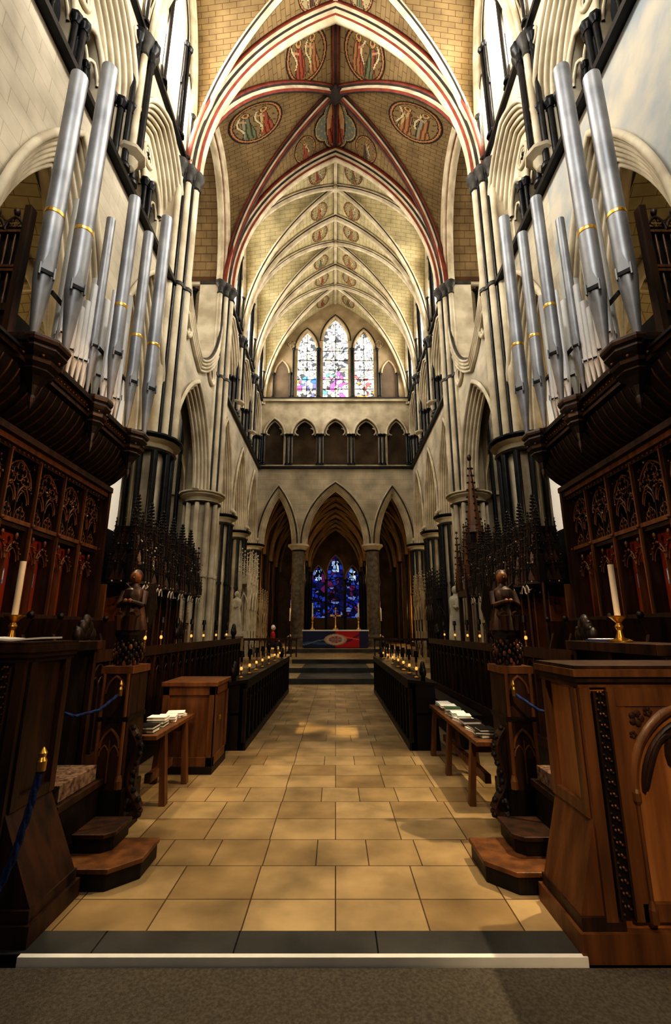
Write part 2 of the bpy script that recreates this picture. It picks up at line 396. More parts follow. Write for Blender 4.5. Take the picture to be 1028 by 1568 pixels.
for (y0,y1) in XW:
    cr=(y0==12.7)
    v=Vault(0,WB,y0,y1,ZV,RISE,.54 if cr else .2)
    v.mesh(cb,'vault_buff' if cr or y0<12 else 'vault_cream',18)
    bp=ribprof(.66,.54,True)
    bm=['rib_red','rib','rib_dark','rib','rib_red','rib','rib','rib','rib_red','rib','rib_dark','rib','rib_red','rib']
    if y0 in(12.7,18.2):
        v.tribs(rb,y0,bp,'rib',bm,20)
    else: v.tribs(rb,y0,ribprof(.36,.34),'rib',['rib','rib_dark','rib','rib','rib','rib','rib','rib_dark','rib','rib'],18)
    dm=['rib_red','rib_dark','rib','rib_red','rib_dark','rib_red','rib','rib_dark','rib_red','rib'] if cr else ['rib','rib_dark','rib','rib','rib','rib','rib','rib_dark','rib','rib']
    v.dribs(rb,ribprof(.40 if cr else .28,.34 if cr else .28),'rib',dm,18)
    v.wrib(rb,ribprof(.34,.24),'rib')
    zc=v.zt(0)
    if cr:
        rb.box(-.12,.12,y0,y1,zc-.16,zc,'rib_red'); rb.box(-.05,.05,y0,y1,zc-.2,zc,'rib_dark')
        rb.sph((0,v.yc,zc-.3),.34,'rib_dark',12,8,sz=.8)
        for k in range(8):
            a=k*pi/4; rb.sph((.28*math.cos(a),v.yc+.28*math.sin(a),zc-.3),.13,'rib_dark',6,4)
        for sx in(1,-1):
            medal(v,'t',v.yc-1.72,sx*1.38,1.0,3+sx,n=60); medal(v,'l',sx*3.45,0,1.14,8+sx,n=60)
            medal(v,'t',v.yc+1.95,sx*1.72,.62,20+sx,n=36)
        medal(v,'t',v.yc+1.42,0,1.15,30,mandorla=True,n=60)
    else:
        rb.box(-.09,.09,y0,y1,zc-.14,zc,'rib')
        rb.sph((0,v.yc,zc-.24),.2,'rib',8,6)
        rb.sph((0,y0,zc-.28),.16,'rib',8,6)
        for sx in(1,-1):
            for q in(1,-1): medal(v,'t',v.yc+q*1.10,sx*1.05,.54,int(y0*10)+sx+q*3,n=30,pale=True)
            if y0<12:
                medal(v,'l',sx*3.5,0,.95,50+sx,n=44)
cb.build(); rb.build(); pb.build()
# ------------------------------------------------------------------ side walls
AP=rolls(-.06,.04,.46,-.5,6)
def facade(b,fr,y0,y1,sg):
    c=(y0+y1)/2
    a=1.56; AH=4.15
    wm='fresco' if (sg>0 and y0 in(1.6,5.3)) else 'ashlar'
    wallop(b,fr,y0,y1,ZC,ZS1,[(c,a,ZC,ZC,AH)],wm,th=.02,n=12)
    arch(b,fr,c,a,ZC,AH,AP,'stone',n=14)
    arch(b,fr,c,a,ZC,AH,[(.46,-.5),(.44,-.6),(0,-1.0)],'stone',n=12)
    tube(b,fr,c,a+.1,ZC,AH+.11,.07,'stone',.07,14)
    for q in(-1,1): b.sph(fr(c+q*(a+.12),ZC+.25,.12),.13,'stone',8,6)
    wallop(b,fr,y0,y1,ZC,ZS1,[(c,a,ZC,ZC,AH)],'ashlar',d=-1.0,th=.02,n=8)
    fbox(b,fr,y0,y1,ZS1-.12,ZS1+.02,0,.18,'purbeck'); fbox(b,fr,y0,y1,ZS1+.02,ZS1+.12,0,.1,'stone')
    zt=14.2;a=1.62;h=2.25
    wallop(b,fr,y0,y1,ZS1,ZS2,[(c,a,ZS1+.2,zt,h)],'ashlar',th=.05,n=10)
    arch(b,fr,c,a,zt,h,rolls(-.03,.06,.42,-.5,5),'stone',n=12); tube(b,fr,c,a+.09,zt,h+.09,.065,'stone',.08)
    for q in(-1,1): 
        b.face([fr(c+q*a,ZS1+.2,0),fr(c+q*a,zt,0),fr(c+q*(a-.35),zt,-.5),fr(c+q*(a-.35),ZS1+.2,-.5)],'stone')
        ring(b,fr,c+q*1.5,ZS2-.5,.2,.04,'stone',.02,12,5); quatre(b,fr,c+q*1.5,ZS2-.5,.17,.02,'purbeck_mid',.01)
        b.sph(fr(c+q*(a+.12),zt+.1,.12),.11,'stone',8,6)
    ai=a-.36
    wallop(b,fr,c-ai,c+ai,ZS1+.2,ZS2-.5,[(c-.62,.5,ZS1+.2,zt,.8),(c+.62,.5,ZS1+.2,zt,.8)],'stone',d=-.5,th=.25,n=7)
    ring(b,fr,c,zt+1.05,.30,.06,'stone',-.46,16,6); quatre(b,fr,c,zt+1.05,.25,.035,'stone',-.48)
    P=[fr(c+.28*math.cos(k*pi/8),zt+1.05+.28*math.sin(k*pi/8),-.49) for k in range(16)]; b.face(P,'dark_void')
    for q in(-1,1):
        tube(b,fr,c+q*.62,.5,zt,.8,.07,'stone',-.45,7)
        for e in(-1,1): tube(b,fr,c+q*.62+e*.24,.24,zt-.15,.4,.04,'stone',-.55,5)
        P=fr(c+q*.62,0,-.55); shaft(b,P,ZS1+.25,zt-.15,.05,'purbeck',n=6)
        for dd,k in((.03,a+.02),(-.15,a-.12),(-.32,a-.25)):
            P=fr(c+q*k,0,dd); shaft(b,P,ZS1+.22,zt,.082,'purbeck',n=8,cap=.26)
    for e in(-.14,0,.14):
        P=fr(c+e,0,-.38+(.1 if e==0 else 0)); shaft(b,P,ZS1+.22,zt,.068,'purbeck',n=7,cap=.24)
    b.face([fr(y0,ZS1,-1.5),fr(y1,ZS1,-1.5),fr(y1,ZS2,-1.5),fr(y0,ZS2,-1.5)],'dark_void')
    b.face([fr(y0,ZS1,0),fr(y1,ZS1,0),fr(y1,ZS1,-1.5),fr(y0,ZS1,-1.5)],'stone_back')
    fbox(b,fr,y0,y1,ZS2-.08,ZS2+.06,0,.15,'purbeck')
    ops=[(c,.5,17.7,20.9,1.5),(c-1.12,.34,17.7,19.0,1.0),(c+1.12,.34,17.7,19.0,1.0)]
    wallop(b,fr,y0,y1,ZS2,25,ops,'ashlar',th=.55,revmat='stone',n=7)
    for (cc,aa,sl,zz,hh) in ops:
        arch(b,fr,cc,aa+.16,zz,hh+.18,rolls(0,.03,.16,0,2),'stone',n=8)
        tube(b,fr,cc,aa+.22,zz,hh+.24,.045,'purbeck',.03,7)
    for k,zz in((-.78,20.9),(.78,20.9),(-.62,20.9),(.62,20.9),(-1.58,19),(1.58,19)):
        P=fr(c+k,0,.1 if abs(k)!=.62 else .04); shaft(b,P,17.0,zz,.065,'purbeck',n=7)
    b.face([fr(y0,ZS2,-.56),fr(y1,ZS2,-.56),fr(y1,25,-.56),fr(y0,25,-.56)],'daylight_glass')
def vshafts(b,fr,y,z0,big=False):
    ks=[(-.3,.04,'purbeck',.065),(-.17,.15,'stone',.09),(0,.26,'purbeck',.075),(.17,.15,'stone',.09),(.3,.04,'purbeck',.065)] if not big else \
       [(-.56,.0,'stone',.11),(-.43,.10,'purbeck',.05),(-.30,.19,'stone',.12),(-.16,.30,'purbeck',.05),(0,.34,'stone',.14),(.16,.30,'purbeck',.05),(.30,.19,'stone',.12),(.43,.10,'purbeck',.05),(.56,0,'stone',.11)]
    for k,d,m,r in ks:
        P=fr(y+k,0,d)
        b.cyl((P.x,P.y,z0),(P.x,P.y,ZV-.3),r,r,8,m,True)
        b.lathe(P.x,P.y,[(r,ZV-.62),(r*1.4,ZV-.58),(r*1.1,ZV-.52),(r*1.2,ZV-.3),(r*1.5+.07,ZV-.12),(r*1.5+.09,ZV)],8,'purbeck_mid' if m=='stone' else 'purbeck')
        for zz in (ZS1,):
            if zz>z0+.2: b.cyl((P.x,P.y,zz-.06),(P.x,P.y,zz+.06),r+.035,r+.035,8,'purbeck_mid')
    if not big:
        P=fr(y,0,.05); b.lathe(P.x,P.y,[(.05,z0-.5),(.12,z0-.42),(.2,z0-.2),(.36,z0-.08),(.38,z0)],8,'stone')
for sg,nm in((-1,'north'),(1,'south')):
    b=B('wall_'+nm); fr=sideF(sg,WB)
    for (y0,y1) in XW:
        if y0==12.7: continue
        facade(b,fr,y0,y1,sg)
    c=15.45
    inv=[(-x,-z) for x,z in archc(2.45,3.7,12)][::-1]
    zi=15.0
    def zlow(x): 
        R=(4+3.4**2)/4
        return ZC if abs(x)>=2.0 else ZC+math.sqrt(max(0,R*R-(abs(x)+R-2.0)**2))
    def zup(x):
        A=2.45;H=3.7;R=(A*A+H*H)/(2*A)
        return zi if abs(x)>=A else zi-math.sqrt(max(0,R*R-(abs(x)+R-A)**2))
    XS=[-2.75,-2.45]+[2.45*math.sin(pi/2*t/14) for t in range(-14,15)]+[2.45,2.75]; XS=sorted(set(XS+[-2.0,2.0]))
    for x0,x1 in zip(XS[:-1],XS[1:]):
        for dd in(0,-.8):
            b.face([fr(c+x0,zlow(x0),dd),fr(c+x1,zlow(x1),dd),fr(c+x1,zup(x1),dd),fr(c+x0,zup(x0),dd)],'ashlar')
        b.face([fr(c+x0,zup(x0),0),fr(c+x1,zup(x1),0),fr(c+x1,zup(x1),-.8),fr(c+x0,zup(x0),-.8)],'stone')
    arch(b,fr,c,2.0,ZC,3.4,rolls(-.15,.16,.34,-.4,5),'stone',n=14)
    pts=[fr(c+x,zi+z,0) for x,z in inv]
    sweep(b,pts,fr.S,fr(c,zi+2,0),rolls(-.42,.08,.1,.16,4),'stone')
    sweep(b,pts,fr.S,fr(c,zi+2,0),circ(.1,.10,.07,6),'purbeck_mid',closed=True)
    for q in(-1,1):
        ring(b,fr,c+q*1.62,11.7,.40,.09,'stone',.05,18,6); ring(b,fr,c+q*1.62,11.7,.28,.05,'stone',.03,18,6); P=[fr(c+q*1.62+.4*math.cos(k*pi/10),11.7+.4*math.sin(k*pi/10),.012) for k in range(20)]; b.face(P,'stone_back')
    v=Vault(0,WB,12.7,18.2,ZV,RISE,.54)
    f=lambda q:v.zt(q)-v.k*(WB-q)
    xs=profx(WB,RISE,14)
    ys=[v.yc-q*v.L2/WB for q in xs[::-1]]+[v.yc+q*v.L2/WB for q in xs[1:]]; zs=[f(q) for q in xs[::-1]]+[f(q) for q in xs[1:]]
    rows=[[(sg*X,y,z) for y,z in zip(ys,zs)] for X in(WB,9.2,13.2)]
    for r in range(2):
        for j in range(len(ys)-1):
            b.face([rows[r][j],rows[r][j+1],rows[r+1][j+1],rows[r+1][j]],'vault_buff',True,uv=[(rows[r][j][0],j*.35),(rows[r][j][0],j*.35+.35),(rows[r+1][j][0],j*.35+.35),(rows[r+1][j][0],j*.35)])
    for X in(WB+.1,9.2):
        sweep(b,[(sg*X,y,z) for y,z in zip(ys,zs)],(-sg,0,0),(sg*X,v.yc,12),ribprof(.5,.35,True),'rib',closed=True,mats=['rib_red','rib','rib_dark','rib','rib_red','rib','rib','rib','rib_red','rib','rib_dark','rib','rib_red','rib'])
    for yy,F in((12.72,westF(12.72)),(18.18,eastF(18.18))):
        xa,xb=sorted((sg*5.9,sg*13.2)); cc=sg*9.4
        wallop(b,F,xa,xb,0,16.6,[(cc-1.5,.55,7.8,10,1.4),(cc+1.5,.55,7.8,10,1.4)],'ashlar',th=.4,n=6)
        xa2,xb2=sorted((sg*5.1,sg*13.2))
        b.face([F(xa2,16.6,0),F(xb2,16.6,0),F(xb2,25,0),F(xa2,25,0)],'vault_buff')
        b.face([F(xa,0,-.41),F(xb,0,-.41),F(xb,16,-.41),F(xa,16,-.41)],'daylight_dim')
        for zz in(ZS1,ZS2,6.9): fbox(b,F,xa,xb,zz,zz+.15,0,.12,'stone')
        for X in(6.4,7.6,9.2,10.8,12.6):
            P=F(sg*X,0,.1); shaft(b,P,0.2,ZV,.09,'purbeck')
        for X in(7.4,9.2,11.0): tube(b,F,sg*X,.8,14.2,1.6,.07,'stone',.03)
    ef=sideF(sg,13.2)
    wallop(b,ef,12.7,18.2,0,25,[(15.45,.5,13,15.6,1.5),(14.1,.4,13,15,1.3),(16.8,.4,13,15,1.3)],'ashlar',th=.4,n=6)
    b.face([ef(12.7,6,-.41),ef(18.2,6,-.41),ef(18.2,22,-.41),ef(12.7,22,-.41)],'daylight_glass')
    for y in(12.7,18.2):
        fbox(b,fr,y-.6,y+.6,ZC,ZV-.02,-.9,.02,'stone')
        fbox(b,fr,y-.66,y+.66,ZV-.14,ZV,-.9,.16,'purbeck_mid')
        vshafts(b,fr,y,ZC+.02,True)
    for y in PY[1:-1]:
        if y in(12.7,18.2): continue
        vshafts(b,fr,y,ZS1+.9,False)
    wo=b.build()
    for i,y in enumerate(PY[:-1]):
        p=B('pier'); big=y in(12.7,18.2)
        pier(p,sg*(WB+(.30 if big else .42)),y,zfl(y),ZC,.52 if big else .4,.10 if big else .09,10 if big else 8,'stone','purbeck' if y!=18.2 else 'stone',.62 if big else .5)
        p.build(parent=wo)
    a=B('wall_aisle_'+nm); af=sideF(sg,9.9); ce=B('ceiling_aisle_'+nm)
    for (y0,y1) in XW:
        if y0==12.7: continue
        c=(y0+y1)/2
        wallop(a,af,y0,y1,0,10.6,[(c-.6,.42,3.2,6.4,1.2),(c+.6,.42,3.2,6.4,1.2)],'ashlar',th=.4,n=6)
        a.face([af(y0,0,-.41),af(y1,0,-.41),af(y1,10.6,-.41),af(y0,10.6,-.41)],'daylight_dim')
        shaft(a,af(y0,0,.1),0,ZC,.1,'purbeck')
        vv=Vault(sg*7.95,1.95,y0,y1,ZC,3.9,.1); vv.mesh(ce,'vault_cream',8); vv.dribs(ce,ribprof(.22,.2),'rib',n=8); vv.tribs(ce,y0,ribprof(.3,.24),'rib',n=8)
    a.build(); ce.build()
# ------------------------------------------------------------------ east wall
b=B('wall_east'); F=eastF(YE)
ops=[(-3.72,1.2,ZC,ZC,3.75),(0,2.12,ZC,ZC,4.0),(3.72,1.2,ZC,ZC,3.75)]
wallop(b,F,-5.1,5.1,ZC,ZS1,ops,'ashlar',th=.02,n=12)
for c,a,_,zs,h in ops:
    arch(b,F,c,a,zs,h,rolls(-.05,.05,.32,-.4,5),'stone',n=14); arch(b,F,c,a,zs,h,[(.32,-.4),(.28,-.5),(0,-.9)],'stone',n=12)
    tube(b,F,c,a+.08,zs,h+.08,.05,'purbeck_mid',.08,12); tube(b,F,c,a+.16,zs,h+.16,.05,'stone',.05,12)
fbox(b,F,-5.1,5.1,ZS1-.1,ZS1+.05,0,.18,'purbeck'); fbox(b,F,-5.1,5.1,ZS1+.05,ZS1+.15,0,.1,'stone')
ops=[(c,.82 if abs(c)<4 else .66,ZS1+.2,14.4,1.15) for c in(-4.15,-2.1,0,2.1,4.15)]
wallop(b,F,-5.1,5.1,ZS1+.1,ZS2,ops,'stone',th=.5,n=8)
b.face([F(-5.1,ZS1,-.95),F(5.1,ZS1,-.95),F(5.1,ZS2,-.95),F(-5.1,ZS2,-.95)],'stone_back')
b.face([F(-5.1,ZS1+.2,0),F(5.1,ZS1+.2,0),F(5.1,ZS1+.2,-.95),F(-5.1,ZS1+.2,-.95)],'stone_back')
for c,a,_,zs,h in ops:
    tube(b,F,c,a+.04,zs,h+.04,.07,'stone',.03,10); tube(b,F,c,a-.1,zs,h-.1,.05,'stone',-.15,10)
    for q in(-1,1): ring(b,F,c+q*a*.5,zs+.25,.24,.05,'stone',-.1,8,5,pi/2-q*pi/2-1.2,pi/2-q*pi/2+1.6)
for x in(-3.12,-1.05,1.05,3.12):
    for e,dd in((-.13,.05),(.13,.05),(0,-.2)): shaft(b,F(x+e,0,dd),ZS1+.15,14.4,.08,'purbeck',cap=.22)
for x in(-4.95,4.95,-4.8,4.8): shaft(b,F(x,0,.1),ZS1+.15,14.4,.07,'purbeck')
fbox(b,F,-5.1,5.1,ZS2-.05,ZS2+.15,0,.2,'stone'); fbox(b,F,-5.1,5.1,ZS2+.15,ZS2+.22,0,.26,'purbeck_mid')
W3=[(-2.02,.66,17.2,20.9,1.5),(0,.88,17.2,21.6,1.9),(2.02,.66,17.2,20.9,1.5)]
wallop(b,F,-5.1,5.1,ZS2,25.2,W3,'stone_warm',th=.45,n=9)
for c,a,_,zs,h in W3:
    tube(b,F,c,a+.07,zs,h+.07,.08,'stone_warm',.03,9); tube(b,F,c,a+.2,zs,h+.22,.05,'purbeck_mid',.03,9)
for x in(-2.95,-1.12,-1.24,1.12,1.24,2.95): shaft(b,F(x,0,.1),17.05,20.9,.07,'purbeck')
for x in(-3.72,3.72):
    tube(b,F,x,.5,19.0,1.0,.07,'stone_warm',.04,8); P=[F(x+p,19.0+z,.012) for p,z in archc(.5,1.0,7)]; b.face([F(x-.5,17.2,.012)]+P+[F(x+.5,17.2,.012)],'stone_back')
    for e in(-.6,.6): shaft(b,F(x+e,0,.08),17.05,19.0,.06,'purbeck')
    quatre(b,F,x*.83,21.3 ,.3,.05,'stone_warm',.03)
wo=b.build()
for x in(-2.37,2.37):
    p=B('column'); p.lathe(x,YE+.35,[(.75,.65),(.75,1.0),(.6,1.1),(.62,1.2),(.42,1.35),(.42,6.45),(.5,6.5),(.44,6.55),(.62,6.75),(.68,6.78),(.68,6.9)],20,'column_marble',mats=['column_marble']*5+['purbeck','purbeck_mid','stone','stone','stone'])
    p.build(parent=wo)
for x in(-5.3,5.3):
    p=B('pier'); pier(p,x,YE+.3,.65,ZC,.38,.09,8,'stone','purbeck',.46); p.build(parent=wo)
# stained glass
def lancet(name,fr,c,a,z0,zs,h,d,mat,colf,cell):
    b=B(name); R=(a*a+h*h)/(2*a)
    def half(z): 
        if z<=zs: return a
        q=(z-zs)
        return max(0,math.sqrt(max(0,R*R-q*q))-(R-a))
    z=z0
    while z<zs+h-.02:
        z1=min(z+cell,zs+h); w0,w1=half(z),half(z1); nn=max(1,int(2*a/cell))
        for i in range(nn):
            t0,t1=-1+2*i/nn,-1+2*(i+1)/nn
            w=(w0+w1)/2
            b.face([fr(c+t0*w0,z,d),fr(c+t1*w0,z,d),fr(c+t1*w1,z1,d),fr(c+t0*w1,z1,d)],mat,col=colf((t0+t1)/2*w,(z+z1)/2-z0,a,zs+h-z0))
        z=z1
    k=z0+.75
    while k<zs: fbox(b,fr,c-half(k),c+half(k),k-.02,k+.02,d,d+.04,'iron'); k+=.75
    if a>.3: fbox(b,fr,c-.02,c+.02,z0,zs+h-.1,d,d+.04,'iron')
    o=b.build(); return o
def vor(seed,n,a,H):
    rnd=random.Random(seed); pts=[(rnd.uniform(-a,a),rnd.uniform(0,H),rnd.random(),rnd.random()) for _ in range(n)]
    def near(x,z):
        d=sorted(((p[0]-x)**2+(p[1]-z)**2,p) for p in pts if abs(p[1]-z)<.6)
        if len(d)<2: return 1,(0,0,.5,.5)
        return math.sqrt(d[1][0])-math.sqrt(d[0][0]),d[0][1]
    return near
def eastcol(seed):
    st={}
    def f(x,z,a,H):
        if 'n' not in st: st['n']=vor(seed,int(a*H*34),a,H)
        e,p=st['n'](x,z)
        if e<.03: return (.06,.06,.06)
        r=p[2]; t=p[1]/H
        if r<.50: return (1,1,.93)
        if r<.64: return (1,.88,.38)
        if t<.30: 
            pal=[(.05,.15,.7),(.7,.1,.3),(.9,.5,.1),(.1,.3,.6),(.12,.12,.3)] if seed<2 else ([(.7,.05,.03),(.9,.25,.05),(.5,.1,.1),(.9,.8,.4)] if seed==3 else [(.7,.1,.4),(.5,.1,.5),(.9,.5,.6),(.1,.3,.3)])
        else: pal=[(.8,.85,.9),(.25,.28,.3),(.9,.5,.42),(.32,.3,.4),(.45,.6,.35),(.07,.08,.09),(1,1,1)]
        return pal[int(p[3]*len(pal))%len(pal)]
    return f
for i,(c,a,sl,zs,h) in enumerate(W3):
    lancet('window_%d'%(i+1),F,c,a,sl,zs,h,-.3,'glass_white',eastcol(i+1),.05)
def bluecol(seed):
    st={}
    def f(x,z,a,H):
        if 'n' not in st: st['n']=vor(seed,int(a*H*22),a,H)
        e,p=st['n'](x,z)
        if e<.05: return (.004,.004,.01)
        pal=[(.02,.04,.35),(.02,.06,.4),(.04,.10,.5),(.01,.015,.12),(.12,.02,.12),(.15,.22,.5),(.01,.02,.2),(.005,.01,.06),(.005,.01,.06)]
        if abs(x)<a*.45 and abs(z-H*.82)<.5: pal=[(.7,.8,.9),(.3,.5,.8)]
        return pal[int(p[3]*len(pal))]
    return f
# ------------------------------------------------------------------ trinity chapel beyond
tb=B('wall_trinity_chapel'); tc=B('ceiling_trinity_chapel'); YT=44.1; G=eastF(YT)
tw=[(-1.62,.62,2.7,6.2,1.3),(0,.72,2.7,6.9,1.6),(1.62,.62,2.7,6.2,1.3),(-3.75,.45,3.2,5.8,1.1),(3.75,.45,3.2,5.8,1.1)]
wallop(tb,G,-5.6,5.6,.65,11.6,tw,'stone_back',th=.3,n=7)
for i,(c,a,sl,zs,h) in enumerate(tw):
    tube(tb,G,c,a+.06,zs,h+.06,.07,'stone_warm',.03,7)
    lancet('window_%d'%(i+4),G,c,a,sl,zs,h,-.2,'glass_blue',bluecol(i+9),.08)
for x in(-2.6,-.86,.86,2.6): shaft(tb,G(x,0,.1),.65,6.2,.09,'purbeck')
for sg in(-1,1):
    sf=sideF(sg,5.3)
    for k in range(4):
        y0=29.9+k*3.55; wallop(tb,sf,y0,y0+3.55,.65,11.6,[(y0+1.77,.5,2.4,5.4,1.2)],'stone_back' if k%2 else 'gold_hanging',th=.3,n=6)
        tb.face([sf(y0,2,-.31),sf(y0+3.5,2,-.31),sf(y0+3.5,7,-.31),sf(y0,7,-.31)],'gold_hanging')
        shaft(tb,sf(y0+.1,0,.2),.65,ZC,.1,'purbeck')
        shaft(tb,(sg*2.45,y0+3.4),.65,ZC,.13,'purbeck',n=10)
        for q in range(4): shaft(tb,(sg*2.45+.24*math.cos(q*pi/2),y0+3.4+.24*math.sin(q*pi/2)),.65,ZC,.045,'purbeck',n=6)
for k in range(4):
    y0=29.9+k*3.55;y1=y0+3.55
    for xc,W in((0,2.45),(-3.87,1.42),(3.87,1.42)):
        vv=Vault(xc,W,y0,y1,ZC,3.9,.05); vv.mesh(tc,'stone_back',8); vv.dribs(tc,ribprof(.2,.2),'stone_warm',n=8); vv.tribs(tc,y0,ribprof(.28,.24),'stone_warm',n=8)
tb.box(-5.6,5.6,29.92,30.0,10.5,12,'dark_void')
tb.build(); tc.build()
# ------------------------------------------------------------------ west wall
b=B('wall_west'); Wf=westF(-2.1)
wallop(b,Wf,-5.1,5.1,0,25,[(0,2.0,9.5,15,4.5)],'ashlar',th=.4); b.build()
# ------------------------------------------------------------------ floor
b=B('floor')
b.face([(-13.2,3.05,0),(13.2,3.05,0),(13.2,15.1,0),(-13.2,15.1,0)],'floor_tile')
for y0,y1,z in((15.1,17.3,.15),(17.3,19.7,.3),(19.7,25,.45),(25,44.3,.65)):
    w=13.2
    b.box(-w,w,y0,y1,-.2,z,'floor_tile')
    b.box(-1.75,1.75,y0-.04,y0,z-.14,z+.012,'slate') if y0<20 else b.box(-2.4,2.4,y0-.04,y0,z-.14,z+.012,'slate')
b.build()
b=B('floor_slate_threshold')
x=-3.6; rnd=random.Random(2)
while x<3.6:
    w=rnd.uniform(.7,1.2); b.box(x,x+w-.008,2.86,3.05,-.04,.0,'slate'); x+=w
b.box(-3.6,3.6,2.86,3.06,-.06,-.006,'dark_void'); b.build()
b=B('trim_step_nosing'); b.box(-1.6,1.27,2.82,2.85,-.04,.008,'white_strip'); b.build()
b=B('carpet'); b.box(-4.7,4.7,-2.05,2.81,-.12,-.03,'carpet'); b.build()
b=B('floor_carpet_runner')
b.box(-1.2,1.2,15.12,17.2,.15,.158,'slate'); b.box(-1.2,1.2,17.32,19.6,.3,.308,'slate'); b.build()
# ------------------------------------------------------------------ organs
def pipe(b,x,y,z0,zf,zt,r,mat,n=14,band=None,aim=0):
    prof=[(r*.22,z0),(r*.3,z0+.02),(r,zf),(r,zt),(r*.9,zt),(r*.9,zt-.02)]
    b.lathe(x,y,prof,n,mat)
    a=aim; cx,cy=x+math.cos(a)*r*.93,y+math.sin(a)*r*.93
    t=V((-math.sin(a),math.cos(a),0)); nrm=V((math.cos(a),math.sin(a),0)); c=V((cx,cy,zf))
    w=r*.62
    b.prism([c-t*w+V((0,0,.01)),c+t*w+V((0,0,.01)),c+t*w+V((0,0,r*.55)),c-t*w+V((0,0,r*.55))],nrm*.02,'black')
    b.prism([c-t*w+V((0,0,r*.55)),c+t*w+V((0,0,r*.55)),c+V((0,0,r*3.2))],nrm*.012,mat)
    for q in(-1,1): b.prism([c+t*w*q+V((0,0,-r*.4)),c+t*(w*q*1.25)+V((0,0,-r*.4)),c+t*(w*q*1.25)+V((0,0,r)),c+t*w*q+V((0,0,r))],nrm*.05,mat)
    if band: b.lathe(x,y,[(r*1.02,band),(r*1.04,band+.01),(r*1.04,band+.05),(r*1.02,band+.06)],n,'gold')
def organ(sg):
    b=B('pipe_organ')
    X=lambda x:sg*x
    am=(pi+.75) if sg>0 else -.75
    def bx(x0,x1,y0,y1,z0,z1,m): b.box(min(X(x0),X(x1)),max(X(x0),X(x1)),y0,y1,z0,z1,m)
    for (xf,z0,z1,m) in((3.72,5.0,5.06,'oak'),(3.68,4.95,5.0,'oak_dark'),(3.76,4.84,4.95,'oak'),(3.80,4.78,4.84,'oak_dark'),(3.74,4.73,4.78,'oak'),(3.84,4.68,4.73,'oak_dark')):
        bx(xf,4.75,4.95-(3.84-xf)*.5,8.3,z0,z1,m)
    for yc,w in((5.22,.34),(6.65,.24),(7.95,.30)):
        pr=[(.02,4.22),(.10,4.30),(.13,4.36),(.10,4.40),(.22,4.52),(.42,4.62),(.62,4.68),(.58,4.71),(.74,4.76),(.78,4.80),(.70,4.83),(.84,4.88),(.94,4.93),(.90,4.97),(1.0,5.0),(1.04,5.04),(1.0,5.08)]
        b.lathe(X(3.74),yc,[(r*w,z) for r,z in pr],8,'oak_dark',mats=['oak_dark','oak','oak_dark','oak_dark','oak_dark','oak_dark','oak','oak_dark','oak','oak_dark','oak_dark','oak_dark','oak','oak_dark','oak','oak'],a0=pi/8,smooth=False)
        for k in range(8):
            a=k*pi/4
            b.sph((X(3.74)+w*.8*math.cos(a),yc+w*.8*math.sin(a),4.83),.02,'oak_light',5,3)
    for i in range(44):
        b.sph((X(3.75),5.0+i*.075,4.895),.012,'gold',5,3)
    for i in range(33):
        b.sph((X(3.80),4.98+i*.1,4.76),.02,'oak_light',5,3)
    cv=[(3.82,4.70),(3.86,4.58),(3.93,4.46),(4.02,4.35),(4.12,4.26),(4.22,4.19),(4.30,4.15)]
    b.grid([[(X(x),y,z) for x,z in cv] for y in(3.2,8.3)],'oak_dark',True)
    y=3.25
    while y<8.3:
        pts=[(X(x),y,z) for x,z in cv]; sweep(b,pts,(0,1,0),(X(3.5),y,3.8),circ(0,0,.02,5),'oak',closed=True); y+=.15
    bx(3.84,4.75,3.2,4.95,4.66,4.80,'oak_dark'); bx(3.78,4.75,3.2,4.95,4.80,4.86,'oak')
    bx(3.74,4.75,3.2,4.95,4.86,4.90,'oak_dark')
    for yy in(3.2,8.28):
        b.prism([(X(x),yy,z) for x,z in cv]+[(X(4.6),yy,4.14),(X(4.6),yy,4.8)],(0,.04,0),'oak')
    bx(4.05,4.8,5.0,5.5,5.06,5.5,'oak_dark')
    bx(4.02,4.8,4.96,5.0,5.06,5.16,'oak'); bx(4.02,4.8,4.96,5.0,5.42,5.52,'oak')
    for z in(6.0,6.06,6.6): bx(4.02,4.8,4.97,5.04,z,z+.04,'oak_light')
    for i in range(8):
        x=4.06+i*.1
        b.lathe(X(x),5.0,[(.016,5.52),(.022,5.6),(.012,5.7),(.02,5.85),(.014,6.0)],6,'oak_light')
        b.lathe(X(x),5.0,[(.016,6.1),(.012,6.2),(.02,6.35),(.012,6.6)],6,'oak_light')
    fw=Fr(lambda a,z,d:(a,4.98-d,z),(0,-1,0))
    for i in range(3):
        c=X(4.18+i*.25); tube(b,fw,c,.12,6.64,.20,.022,'oak',0,6); quatre(b,fw,c,6.75,.07,.01,'oak_light')
        b.sph((c,4.98,6.92),.045,'oak',6,4,sz=1.5)
    bx(4.02,4.8,5.04,5.06,5.52,6.75,'dark_void')
    bx(3.98,4.06,4.94,5.06,5.06,7.0,'oak')
    big=[(3.55,5.42,5.06,6.02,10.15,.12,7.0),(3.80,5.14,5.06,6.02,9.55,.12,7.0),
         (3.55,6.66,5.06,5.85,9.0,.10,6.75),(3.70,7.62,5.06,5.9,9.2,.10,6.85),(3.53,7.98,5.06,5.95,9.95,.115,6.9),(3.78,6.42,5.06,5.85,8.3,.07,None)]
    for x,y,z0,zf,zt,r,bd in big: pipe(b,X(x),y,z0,zf,zt,r,'pipe_metal',20,bd,am)
    hs=[7.5,7.0,6.6,6.3,6.5,6.9]
    for i,h in enumerate(hs): pipe(b,X(3.82),5.68+i*.125,5.06,5.42+.05*abs(i-3),h,.05,'pipe_bright',10,None,am)
    hs=[7.3,6.8,6.5,6.6,7.0]
